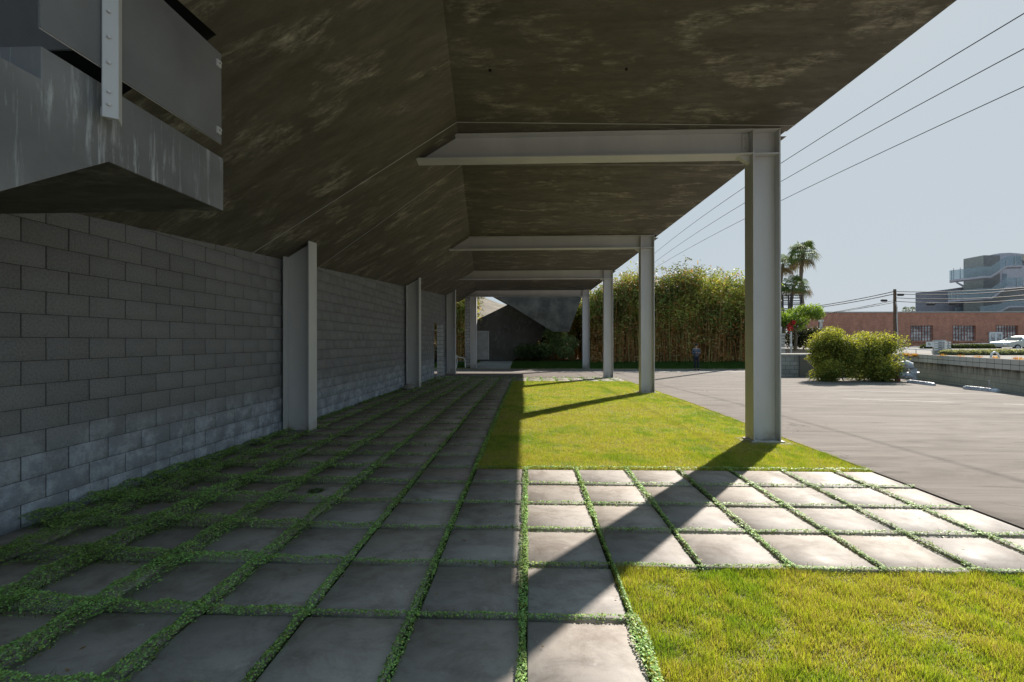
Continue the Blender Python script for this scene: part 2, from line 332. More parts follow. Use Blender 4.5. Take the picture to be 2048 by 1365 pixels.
# ------------------------------------------------------------------ paving slabs
X0 = -.035; PX = .6164; PXL = .625; YE = 5.697
xe = [X0 + (PXL if k < 0 else PX)*k for k in range(-6, 7)]; xk = {k: x for k, x in zip(range(-6,7), xe)}
def bevel_box(V, Fc, C, x0,x1,y0,y1,z0a,z1a,th,col,bv=.006):
    b = len(V)
    for (xx0,xx1,yy0,yy1,dz) in ((x0,x1,y0,y1,-th),(x0,x1,y0,y1,-bv),(x0+bv,x1-bv,y0+bv,y1-bv,0)):
        V += [(xx0,yy0,z0a+dz),(xx1,yy0,z0a+dz),(xx1,yy1,z1a+dz),(xx0,yy1,z1a+dz)]; C += [col]*4
    for l in (0,4):
        for i in range(4): j = (i+1)%4; Fc.append((b+l+i,b+l+j,b+l+4+j,b+l+4+i))
    Fc.append((b+8,b+9,b+10,b+11))
V=[];Fc=[];C=[]; SLABS=[]
for j in range(-27, 12):
    y1 = YE - PX*j; y0 = y1 - PX
    for k in range(-7, 7):
        xa = -4.29 if k == -7 else xk[k]; xb = xk.get(k+1, 4.12) if k < 6 else 4.12
        mid = (y0+y1)/2
        far = 19.5 < mid < 22
        if k <= -2: ok = True
        elif k == -1: ok = mid < YE or far
        elif k == 0: ok = mid < YE or far
        else: ok = (YE-4*PX < mid < YE) or far
        if not ok or y1 > 22.02 or y0 < -2: continue
        g = .022 + random.uniform(-.004,.004)
        if far or k > 0: g = .020
        t = random.uniform(.80,1.08); base = (.39*t, .355*t, .325*t)
        r = random.uniform(-1,1); base = (base[0]*(1+.02*r), base[1], base[2]*(1-.03*r))
        dx = random.uniform(-.006,.006)
        bevel_box(V,Fc,C, xa+g+dx, xb-g+dx, y0+g, y1-g, gzf(y0)+random.uniform(-.003,.003), gzf(y1)+random.uniform(-.003,.003), .05, base)
        SLABS.append((xa,xb,y0,y1))
tag(npmesh('paving_slabs', np.array(V), np.array(Fc), M['paver'], np.array(C)), kind='structure')
lawn_rects = [(-.66,XD-.01,YE+.005,19.42),(XD-.01-.0,XD,YE,5.8),(.585,XD-.01,-1.5,YE-4*PX-.01)]
sheet('lawn_ground', [lawn_rects[0], lawn_rects[2]], -.012, M['lawn_soil'])
# ------------------------------------------------------------------ grass blades
def blades(name, xs, ys, zs, h, wd, cols, lean=.5, tagd=None):
    n = len(xs); a = RNG.random(n)*2*np.pi; la = RNG.random(n)*2*np.pi; ln = h*lean*RNG.random(n)
    dx = np.cos(a)*wd/2; dy = np.sin(a)*wd/2
    V = np.empty((n,3,3)); V[:,0] = np.c_[xs-dx,ys-dy,zs]; V[:,1] = np.c_[xs+dx,ys+dy,zs]; V[:,2] = np.c_[xs+np.cos(la)*ln, ys+np.sin(la)*ln, zs+np.sqrt(np.maximum(h*h-ln*ln, 1e-6))]
    return npmesh(name, V.reshape(-1,3), np.arange(3*n).reshape(-1,3), M['grass'], np.repeat(cols,3,axis=0))
def grass_cols(x, y, n, lush=0):
    b = vnoise(x,y,1.6)*.42+vnoise(x+9,y+4,5)*.34+vnoise(x,y,14)*.24; r = RNG.random(n)
    g = np.array([.25,.36,.045]); yl = np.array([.47,.49,.07]); br = np.array([.52,.42,.20])
    k = np.clip((b-.42)*3.2+lush, 0, 1)[:,None]; c = yl*(1-k)+g*k
    dr = (r < np.clip(.62-1.15*(b-.12), .04, .55))[:,None]; c = np.where(dr, br*(.6+.6*RNG.random((n,1))), c)
    return c*(.7+.6*RNG.random((n,1)))
def fill(rects, dens):
    X=[];Y=[]
    for x0,x1,y0,y1 in rects:
        n = int((x1-x0)*(y1-y0)*dens); X.append(RNG.uniform(x0,x1,n)); Y.append(RNG.uniform(y0,y1,n))
    return np.concatenate(X), np.concatenate(Y)
yl = YE-4*PX
x1,y1 = fill([(.575,XD+.03,1.6,yl-.0)], 27000); x1b,y1b = fill([(.59,XD+.03,.0,1.6)], 12000)
x1 = np.r_[x1,x1b]; y1 = np.r_[y1,y1b]; n = len(x1); clump = vnoise(x1,y1,9)
h = (.010+.040*clump)*(.5+RNG.random(n)); c = grass_cols(x1,y1,n,.05)
g1 = blades('lawn', x1,y1, np.full(n,-.012), h, .0035+.002*RNG.random(n), c, .85)
tag(g1, 'sunlit green lawn with dry tufts nearest the camera at lower right', 'lawn', kind='stuff')
X=[];Y=[];W=[]
for ya,yb,dn in ((5.69,6.6,17000),(6.6,8,11000),(8,10,7000),(10,13,4500),(13,19.45,2600)):
    x,y = fill([(-.67,XD+.02,ya,yb)], dn); X.append(x);Y.append(y);W.append(np.full(len(x), .0032*(ya/5.6)**.8))
x,y,wd = map(np.concatenate,(X,Y,W)); n = len(x)
h = (.016+.022*vnoise(x,y,7))*(.5+RNG.random(n))*(1+.03*(y-5.7))
g2 = blades('lawn', x,y, gz(y)-.012, h, wd*(1+.5*RNG.random(n)), grass_cols(x,y,n,.0), .8)
tag(g2, 'long sunlit lawn strip running between the steel columns and the paving', 'lawn', kind='stuff')
x,y = fill([(-22,-3.7,30.1,35),(-1.15,20,29.8,35.2)], 650); n = len(x); z = zf(y)
c = np.array([.05,.11,.018])*(.6+.8*RNG.random((n,1)))
g3 = blades('verge_grass', x,y, z, .06+.07*RNG.random(n), np.full(n,.03), c, .8)
tag(g3, 'shaded green grass verge in front of the bamboo', 'grass', kind='stuff')
# ------------------------------------------------------------------ creeping ground cover in the joints
def leaves(name, P3, size, cols, up=.55, mat='leaf', parent=None, asp=.6):
    "diamond leaves at P3 (n,3)"
    n = len(P3); nrm = RNG.normal(size=(n,3)); nrm /= np.linalg.norm(nrm,axis=1)[:,None]; nrm[:,2] = np.abs(nrm[:,2]); nrm = nrm*(1-up)+np.array([0,0,1])*up
    nrm /= np.linalg.norm(nrm,axis=1)[:,None]; t = RNG.normal(size=(n,3)); a = np.cross(nrm,t); a /= np.linalg.norm(a,axis=1)[:,None]; b = np.cross(nrm,a)
    s = np.asarray(size)[:,None]*.5
    V = np.empty((n,4,3)); V[:,0] = P3-a*s; V[:,1] = P3+b*s*asp; V[:,2] = P3+a*s; V[:,3] = P3-b*s*asp
    return npmesh(name, V.reshape(-1,3), np.arange(4*n).reshape(-1,4), M[mat], np.repeat(cols,4,axis=0), parent)
PX_=[];PY_=[];PH=[];PS=[]
def strip(xa,ya,xb,yb,base,dens_k=1.0):
    L = math.hypot(xb-xa,yb-ya); ym = max((ya+yb)/2, 1.8); xm = (xa+xb)/2
    d = math.hypot(ym, xm*.6); s = .0125*max(1, d/3.4)**.85; lf = min(1,max(0,(-xm-1.1)/2.2))*min(1,max(.2,(9.5-ym)/5))
    hw0 = base*(1+3.9*lf); area = L*hw0*2; n = int(area*3.0/(s*s)*dens_k)
    t = RNG.random(n); u = RNG.uniform(-1,1,n); x = xa+(xb-xa)*t; y = ya+(yb-ya)*t
    wv = hw0*(.62+.85*vnoise(x+(7 if xa==xb else 0),y,3.3))*(1.0-.0*lf)
    wv *= np.where(vnoise(x*1.0+31,y,1.1) < .16*(1-lf), .35, 1)
    off = u*wv
    if xa == xb: x = x+off
    else: y = y+off
    hh = (.016+.06*lf)*(1-u*u)*(.35+vnoise(x,y,9)+.35*RNG.random(n))
    PX_.append(x);PY_.append(y);PH.append(hh-.02*(np.abs(u)>.9));PS.append(s*(.6+.8*RNG.random(n)))
def seg(fn):
    pass
ymin = 1.75
for k in range(-6,7):                      # joints running away from the camera
    xx = xk[k]
    spans = []
    if k <= -2: spans = [(ymin,22)]
    elif k == -1: spans = [(ymin,22)]
    elif k == 0: spans = [(ymin,YE),(19.4,22)]
    else: spans = [(yl,YE),(19.4,22)]
    for a,b_ in spans:
        y = a
        while y < b_-.01:
            L = .62 if y < 9 else 1.25
            yy = min(b_, y+L)
            strip(xx,y,xx,yy,.030 if k>=-1 else .026); y = yy
for j in range(-27,7):
    yy = YE-PX*j
    if yy < ymin or yy > 22: continue
    for k in range(-7,7):
        xa = -4.27 if k == -7 else xk[k]; xb = xk.get(k+1,4.12) if k<6 else 4.12
        if k >= -1 and 6 < yy < 19.3: continue
        if k >= 1 and yy < yl-.01: continue
        if k >= 1 and abs(yy-YE) < .01: continue
        strip(xa,yy,xb,yy,.020)
strip(.585,ymin,.585,yl,.04); strip(-.66,YE,-.66,19.4,.03)
for k in range(0,7):
    strip(xk[k],YE+.03,min(xk.get(k+1,4.12),4.12),YE+.03,.03)
y = 2.2                                    # patches along the foot of the block wall
while y < 20:
    L = .35+.5*random.random()
    if random.random() < .75: strip(-4.2,y,-4.2,y+L,.045)
    y += L*1.1
x,y,hh,ss = map(np.concatenate,(PX_,PY_,PH,PS)); keep = (x > -4.28) & (x < 4.16); x,y,hh,ss = x[keep],y[keep],hh[keep],ss[keep]; n = len(x)
tuf = vnoise(x,y,2.2); c = np.array([.40,.66,.22])*(1-tuf[:,None]*.35)+np.array([.02,.01,-.015])*tuf[:,None]
yel = RNG.random(n) < .10+.10*(x>0); c = np.where(yel[:,None], np.array([.44,.50,.12]), c)*(.35+1.15*RNG.random((n,1))); c = np.clip(c,.005,1)
gc = leaves('ground_cover', np.c_[x,y,gz(y)+.006+hh+.010*RNG.random(n)], ss, c, .68, asp=.8)
tag(gc, 'small leaved green creeper filling the joints between the paving slabs', 'ground cover', kind='stuff')
# grassy blades mixed in the joints
m_ = (RNG.random(n) < .06) & (vnoise(x+50,y,1.4) > .5); xb_,yb_ = x[m_],y[m_]; nb = len(xb_)
g4 = blades('joint_grass', xb_,yb_,gz(yb_), .03+.035*RNG.random(nb), .003+.0007*yb_, np.array([.11,.15,.03])*(.6+.8*RNG.random((nb,1))), .8)
tag(g4, 'thin grass blades growing among the creeper in the slab joints', 'grass', kind='stuff')
print('leaves', n, 'grass', len(x1), len(wd))
# ------------------------------------------------------------------ block wall
WX = -4.29
def kwall(y): return 4.88 + .6*(WX+.38+.1*y)
def block_wall():
    root = empty('block_wall', (WX,8,0)); tag(root, 'long dark grey concrete block wall under the sloping soffit at left', 'wall')
    V=[];Fc=[];C=[]; bl=.4064; bh=.2032; ys=-4.07; off=-8
    for r in range(-3, 26):
        z0 = r*bh - .014; z1 = z0+bh-.005; y = ys + (bl/2 if r%2 else 0) + .111
        while y < 24.35:
            ya,yb = y+.005, min(y+bl-.005, 24.4); y += bl
            if 20.95 < yb and ya < 23.2 and z1 < 2.55:
                if ya < 20.95: yb = 20.95
                elif yb > 23.2: ya = 23.2
                else: continue
                if yb-ya < .02: continue
            if z0 > kwall(max(ya, 3.4 if ya>3.4 else 99) if ya > 3.4 else 30)+.15: continue
            if z1 < gzf(ya)-.25: continue
            t = random.uniform(.92,1.07); col = (.225*t,.229*t,.240*t); bv=.0035; x1_=0; b=len(V); o = random.uniform(-.0012,.0012)
            V += [(x1_-.02,ya+off,z0),(x1_-.02,yb+off,z0),(x1_-.02,yb+off,z1),(x1_-.02,ya+off,z1)]
            V += [(x1_-bv+o,ya+off,z0),(x1_-bv+o,yb+off,z0),(x1_-bv+o,yb+off,z1),(x1_-bv+o,ya+off,z1)]
            V += [(x1_+o,ya+bv+off,z0+bv*.6),(x1_+o,yb-bv+off,z0+bv*.6),(x1_+o,yb-bv+off,z1-bv*.6),(x1_+o,ya+bv+off,z1-bv*.6)]; C += [col]*12
            for l in (0,4):
                for i in range(4): jj=(i+1)%4; Fc.append((b+l+i,b+l+jj,b+l+4+jj,b+l+4+i))
            Fc.append((b+8,b+9,b+10,b+11))
    npmesh('block_face', np.array(V), np.array(Fc), M['block'], np.array(C), root)
    c = MB()
    for a,b_,z0,z1 in ((-4,20.95,-.4,5.05),(23.2,24.4,-.4,5.05),(20.95,23.2,2.6,5.05)): c.box(-.31,-.008,a+off,b_+off,z0,z1)
    c.build('wall_core', M['mortar'], root)
    j = MB(); j.box(-.30,-.002,15.2-.01+off+8-.0,15.2+off+8,0,0.001)
    jb = MB(); jb.box(-.32,.0,23.19+off,23.205+off,-.3,2.6); jb.box(-.32,.0,20.945+off,20.96+off,-.3,2.6); jb.box(-.32,.0,20.96+off,23.19+off,2.585,2.6)
    jb.build('opening_reveal', M['greyblock'], root)
block_wall()
pl_ = MB(); pl_.box(-4.16,-3.80,30.25,31.6,-.25,4.75)
tag(pl_.build('block_pillar', M['greyblock']), 'tall grey block pillar beside the farthest left steel post', 'pillar')
# ------------------------------------------------------------------ canopy building
YC = [7.436, 14.607, 21.602, 29.955]
B = empty('canopy_building', (0,12,0)); tag(B, 'dark stucco canopy building on grey steel columns overhanging lawn and paving', 'building')
OFF = Vector((0,-12,0))
def xf(y): return -.38-.1*y
RX = 4.08
def sof():
    V=[];Fc=[]
    def q(*p): b=len(V); V.extend(p); Fc.append(tuple(range(b,b+len(p))))
    ye = [2.0, 3.42, YC[0], YC[1], YC[2], YC[3]+.35]; zs = {0:(4.74,None)}
    bays = [(2.0,YC[0],4.75,4.875),(YC[0],YC[1],4.80,4.89),(YC[1],YC[2],4.81,4.89),(YC[2],YC[3],4.83,4.89),(YC[3],YC[3]+.4,4.87,4.88)]
    for a,b_,za,zb in bays:
        q((xf(a),a,4.88),(RX,a,za),(RX,b_,zb)); q((xf(a),a,4.88),(RX,b_,zb),(xf(b_),b_,4.88))
    pz = lambda x,y: 4.88+.6*(x+.38+.1*y)
    E = YC[3]+.4
    q((xf(3.42),3.42,4.88),(xf(E),E,4.88),(WX-.3,E,pz(WX-.3,E)),(WX-.3,3.42,pz(WX-.3,3.42)))
    q((xf(2),2.0,4.88),(xf(3.42),3.42,4.88),(-2.36,3.42,pz(-2.36,3.42)),(-2.36,2.0,pz(-2.36,2.0)))
    m_ = MB(); m_.add([Vector(v)+OFF for v in V], Fc); m_.build('soffit', M['soffit'], B, recalc=False)
    r = MB(); t = lambda x0,x1,y0,y1,z0,z1: r.box(x0,x1,y0-12,y1-12,z0,z1)
    t(-9,RX,1.99,E,4.97,5.45); t(-9,-2.30,-3.5,1.985,4.97,5.45); t(RX-.04,RX-.001,1.99,E,4.895,4.97); r.build('roof_slab', M['soffit'], B)  # main slab cut short to admit skylight; unseen rear-left strip added to block it
    s = MB(); t = lambda x0,x1,y0,y1,z0,z1: s.box(x0,x1,y0-12,y1-12,z0,z1)
    # stairwell shaft above the opening
    s.add([Vector(p)+OFF for p in [(-2.36,2.0,pz(-2.36,2.0)),(-2.36,3.42,pz(-2.36,3.42)),(-2.36,3.42,5),(-2.36,2.0,5)]], [(0,1,2,3)])
    s.add([Vector(p)+OFF for p in [(WX-.3,3.42,pz(WX-.3,3.42)),(-2.36,3.42,pz(-2.36,3.42)),(-2.36,3.42,5),(WX-.3,3.42,5)]], [(0,1,2,3)])
    s.build('stairwell_shaft', M['recess'], B)
sof()
def bead(y0, y1, yw):
    b = MB(); pz = lambda x,y: 4.88+.6*(x+.38+.1*y)
    yf = y0; p0 = Vector((WX, yw, pz(WX,yw)-.004)); p1 = Vector((xf(yf), yf, 4.876)); 
    p2 = Vector((RX, y1, 4.868 if y1 < 7.4 else 4.80))
    b.tube([p0+OFF,p1+OFF],.006,4); b.tube([p1+OFF,p2+OFF],.006,4); return b.build('reveal_bead', M['steel_lt'], B)
bead(6.93,7.22,7.05); bead(8.60,8.62,9.3)
def hsec(name, x0,x1,yc,hw,z0,z1,parent,tf=.022,tw=.014,extra=None):
    m_ = MB(); yc -= 12
    m_.box(x0,x0+tf,yc-hw,yc+hw,z0,z1); m_.box(x1-tf,x1,yc-hw,yc+hw,z0,z1); m_.box(x0+tf,x1-tf,yc-tw/2,yc+tw/2,z0,z1)
    if extra: extra(m_, yc)
    return m_.build(name, M['steel'], parent, bevel=.003)
for i, yc in enumerate(YC):
    g = gzf(yc) if i < 3 else -.2
    def stiff(m_, y):
        for z in (4.475,4.85): m_.box(3.512,3.891,y-.138,y-.008,z,z+.02); m_.box(3.512,3.891,y+.008,y+.138,z,z+.02)
    c = hsec('steel_column', 3.49,3.913,yc,.14,g+.02,4.872,B,extra=stiff)
    bp = MB(); bp.box(3.45,3.953,yc-12-.17,yc-12+.17,g-.03,g+.02); bp.build('base_plate', M['steel'], c, bevel=.004)
    pd = MB(); pd.box(3.36,4.05,yc-12-.26,yc-12+.28,g-.1,g-.0045); pd.build('footing_pad', M['pad'], c, bevel=.004)
    xl = xf(yc)-1.1; bm_ = MB(); y = yc-12
    for z in (4.478,4.851): bm_.box(xl,3.49,y-.14,y+.14,z,z+.02)
    bm_.box(xl,3.49,y-.007,y+.007,4.498,4.851)
    bm_.box(3.38,3.488,y-.02,y-.0072,4.52,4.84)
    bm_.add([(3.30,y-.05,4.478),(3.488,y-.05,4.478),(3.488,y-.05,4.36),(3.30,y+.05,4.478),(3.488,y+.05,4.478),(3.488,y+.05,4.36)], [(0,1,2),(3,5,4),(0,2,5,3),(0,3,4,1),(1,4,5,2)])
    bo = bm_.build('steel_beam', M['steel'], B, bevel=.002)
    for q in range(5):
        bt = MB(); bt.lathe([(.0,.0),(.017,.0),(.017,.010),(.010,.016)], (0,0,0), 10)
        bt.v = [(3.435+a_, y-.02-c_, 4.545+.073*q+b2) for a_,b2,c_ in bt.v]; bt.build('bolt', M['steel'], bo)
for i, (yc, xa, xb_) in enumerate(((7.99,-4.24,-3.78),(16.03,-4.24,-3.78),(23.95,-4.24,-3.78),(30.05,-3.76,-3.36))):
    g = gzf(yc) if i < 3 else -.2
    zt = 4.88+.6*(xb_+.38+.1*yc)+.12
    c = hsec('steel_post', xa,xb_,yc,.15,g+.01,min(zt,4.9),B)
    pd = MB(); pd.box(xa-.02,xb_+.06,yc-12-.2,yc-12+.2,g-.1,g+.012); pd.build('footing_pad', M['pad'], c)
# soffit tie plugs
for (px,py) in ((1253,138),(980,140),(1270,345)):
    d = (4.872-CH)*F/(682.5-py); p = P(px,py,d)
    q = MB(); q.tube([(p.x,p.y-12,4.86),(p.x,p.y-12,4.90)],.017,12); q.build('tie_plug', M['recess'], B)
# stair hanging at upper left
def stair():
    y = lambda v: v-12
    prof = [(3.557,2.60),(3.557,3.01),(2.196,3.03),(2.196,2.866),(1.2,2.866),(1.2,1.73),(2.563,2.60)]
    m_ = MB(); m_.prism([(-2.40,y(a),b) for a,b in prof], (-1.885,0,0)); st = m_.build('stair_landing', M['stair'], B, bevel=.004)
    gp = MB(); gp.box(-2.345,-2.333,y(2.131),y(3.436),3.075,3.757); gp.build('glass_panel', M['smoky'], st)
    gp = MB(); gp.prism([(-2.40,y(2.44),3.17),(-2.62,y(2.44),3.85),(-4.28,y(2.44),3.85),(-4.28,y(2.44),3.17)], (0,.012,0)); gp.build('glass_panel', M['smoky'], st)
    po = MB()
    a=[(-2.385,2.545),(-2.318,2.602),(-2.385,2.665),(-2.372,2.665),(-2.305,2.602),(-2.372,2.545)]
    po.prism([(x,y(v),2.80) for x,v in [(-2.332,2.445),(-2.278,2.475),(-2.332,2.553),(-2.32,2.561),(-2.264,2.477),(-2.32,2.437)]], (0,0,1.6))
    for z in (2.87,2.94,3.10,3.24,3.38,3.52): po.tube([(-2.31,y(2.458),z),(-2.288,y(2.446),z)],.009,8)
    po.build('steel_post', M['steel'], st, bevel=.002)
    for z in (3.155,3.66):
        cp = MB(); cp.box(-2.352,-2.322,y(3.376),y(3.421),z-.02,z+.03); cp.tube([(-2.322,y(3.396),z+.005),(-2.305,y(3.396),z+.005)],.008,8); cp.build('glass_clamp', M['steel_lt'], st)
    q = MB(); q.add([(-2.402,y(3.555),2.597),(-4.28,y(3.555),2.597),(-4.28,y(2.563),2.597),(-2.402,y(2.563),2.597)],[(0,1,2,3)]); q.add([(-2.402,y(2.563),2.597),(-4.28,y(2.563),2.597),(-4.28,y(1.2),1.727),(-2.402,y(1.2),1.727)],[(0,1,2,3)]); q.build('underside', M['soffit'], st)
    q = MB(); q.tube([(-2.339,y(2.131),3.073),(-2.339,y(3.438),3.073),(-2.339,y(3.438),3.759),(-2.339,y(2.131),3.759)],.0035,4); q.build('glass_edge', M['steel_lt'], st)
    q = MB(); q.box(-2.404,-2.32,y(2.51),y(2.56),2.84,2.89); q.build('spacer', M['steel'], st)
stair()
# stone, drain cover
def blob(name, mat, c, r, sc=(1,1,1), seed=0, parent=None, jag=.18):
    bm = bmesh.new(); bmesh.ops.create_icosphere(bm, subdivisions=3, radius=r); rr = random.Random(seed); k = [Vector((rr.gauss(0,1),rr.gauss(0,1),rr.gauss(0,1))).normalized() for _ in range(14)]
    for v in bm.verts:
        n = v.co.normalized(); s = 1+sum(jag*max(0,n.dot(a)-.6) for a in k)
        v.co = Vector((v.co.x*sc[0]*s, v.co.y*sc[1]*s, v.co.z*sc[2]*s))
    me = bpy.data.meshes.new(name); bm.to_mesh(me); bm.free(); me.materials.append(mat)
    o = bpy.data.objects.new(name, me); COL.objects.link(o); o.location = c; o.parent = parent
    return o
tag(blob('stone', M['rock'], (-4.0,15.3,.05), .14, (1.3,1,.75), 3), 'pale rounded stone lying against the second steel post', 'stone')
dr = MB(); dr.lathe([(.0,.006),(.045,.008),(.05,.004)], (0,0,0), 20); c_ = P(632,981.5,924*1.567/299.5)
tag(dr.build('drain_cover', M['pad'], loc=(c_.x,c_.y,.0)), 'small round drain cover ringed with creeper in a paving slab', 'drain cover')
n=700; an=RNG.random(n)*6.283; rr=.058+.018*RNG.normal(size=n); rc = leaves('creeper_ring', np.c_[c_.x+np.cos(an)*rr,c_.y+np.sin(an)*rr,.004+.012*RNG.random(n)], .009+.006*RNG.random(n), np.array([.09,.16,.04])*(.6+.8*RNG.random((n,1))))
tag(rc, 'ring of green creeper growing round the small drain cover', 'ground cover', kind='stuff')
# dead leaves blown over the paving
n=150; lx=RNG.uniform(-4.1,4,n); ly=1.9+RNG.random(n)**1.6*9; ok=~((lx>.6)&(ly<yl))&~((lx>-.6)&(ly>YE)); lx,ly=lx[ok],ly[ok]; n=len(lx)
fl_=leaves('fallen_leaves',np.c_[lx,ly,gz(ly)+.008+.006*RNG.random(n)],.016+.016*RNG.random(n),np.array([.34,.22,.10])*(.4+.9*RNG.random((n,1))),.75,asp=.45)
tag(fl_,'dry brown leaf scraps scattered over the paving slabs','leaves',kind='stuff')
#PART2
# ------------------------------------------------------------------ folded dark building across the lane
RY = Matrix.Rotation(YAW, 3, 'Z')
def L(x, y, d): return P(x, y, d)
def loc(root, pts): o = Vector(root.location); return [Vector(p)-o for p in pts]
D = empty('folded_building', tuple(P(1020,720,35.3))); tag(D, 'dark folded concrete building with a pale door beyond the lane', 'building')
back = _f*5
def face_prism(px, d, name, mat, root, thick=4.0, wallmat=None):
    q = MB(); q.prism(loc(root, [P(x,y,d) for x,y in px]), (_f.x*thick, _f.y*thick, 0)); return q.build(name, mat, root)
face_prism([(944,645),(1014.3,610.3),(1030,600),(1112,655),(1094.4,669),(1026,722),(944,722)], 35.3, 'wall', M['fold'], D)
up = MB()
a = loc(D, [P(960,574,33.2),P(1105.7,664,33.2),P(1138.3,664,33.2),P(1174,566,33.2)]); b_ = [v + Vector((_f.x*3.2,_f.y*3.2,0)) for v in a]
b_[1] += Vector((-.0,0,.35)); b_[2] += Vector((-.3,0,.35))
up.add(a+b_, [(3,2,1,0),(4,5,6,7),(0,1,5,4),(1,2,6,5),(2,3,7,6),(3,0,4,7)]); up.build('hanging_volume', M['fold2'], D)
dm = MB(); dm.prism(loc(D, [P(953,663.7,35.27),P(976.6,663.7,35.27),P(976.6,719.6,35.27),P(953,719.6,35.27)]), (0,.05,0)); dd = dm.build('door', M['door_grey'], D)
dm = MB(); dm.tube(loc(D, [P(969.5,696.5,35.2),P(974,696.5,35.2)]), .02, 6); dm.build('handle', M['dark_metal'], dd)
dm = MB(); 
for x0,x1,y0,y1 in ((976.6,978,662.6,719.6),(952,978,662.4,663.7)): dm.prism(loc(D, [P(x0,y0,35.25),P(x1,y0,35.25),P(x1,y1,35.25),P(x0,y1,35.25)]), (0,.06,0))
dm.build('door_frame', M['concrete_lt'], D)
# hillside behind
V=[];Fc=[]
rx = [(600,560),(800,572),(900,583),(965,593.5),(990,601),(1014,609.5),(1060,624),(1150,645),(1400,668),(1800,679)]
nx = 60; ny = 14
for j in range(ny+1):
    for i in range(nx+1):
        x = 600+1200*i/nx; yr = np.interp(x, [p[0] for p in rx], [p[1] for p in rx]); t = j/ny; d = 150+110*t
        top = P(x, yr, 260); z = -1.0 + (top.z+1.0)*(t**.8)+(.6*math.sin(i*1.3+j*2.1)+1.2*(vnoise(i,j,.4)-.5))*t; q = P(x,682,d); V.append((q.x,q.y,float(z)))
for j in range(ny):
    for i in range(nx): a_=j*(nx+1)+i; Fc.append((a_,a_+1,a_+nx+2,a_+nx+1))
tag(npmesh('hillside', np.array(V), np.array(Fc), M['hill'], smooth=True), kind='structure')
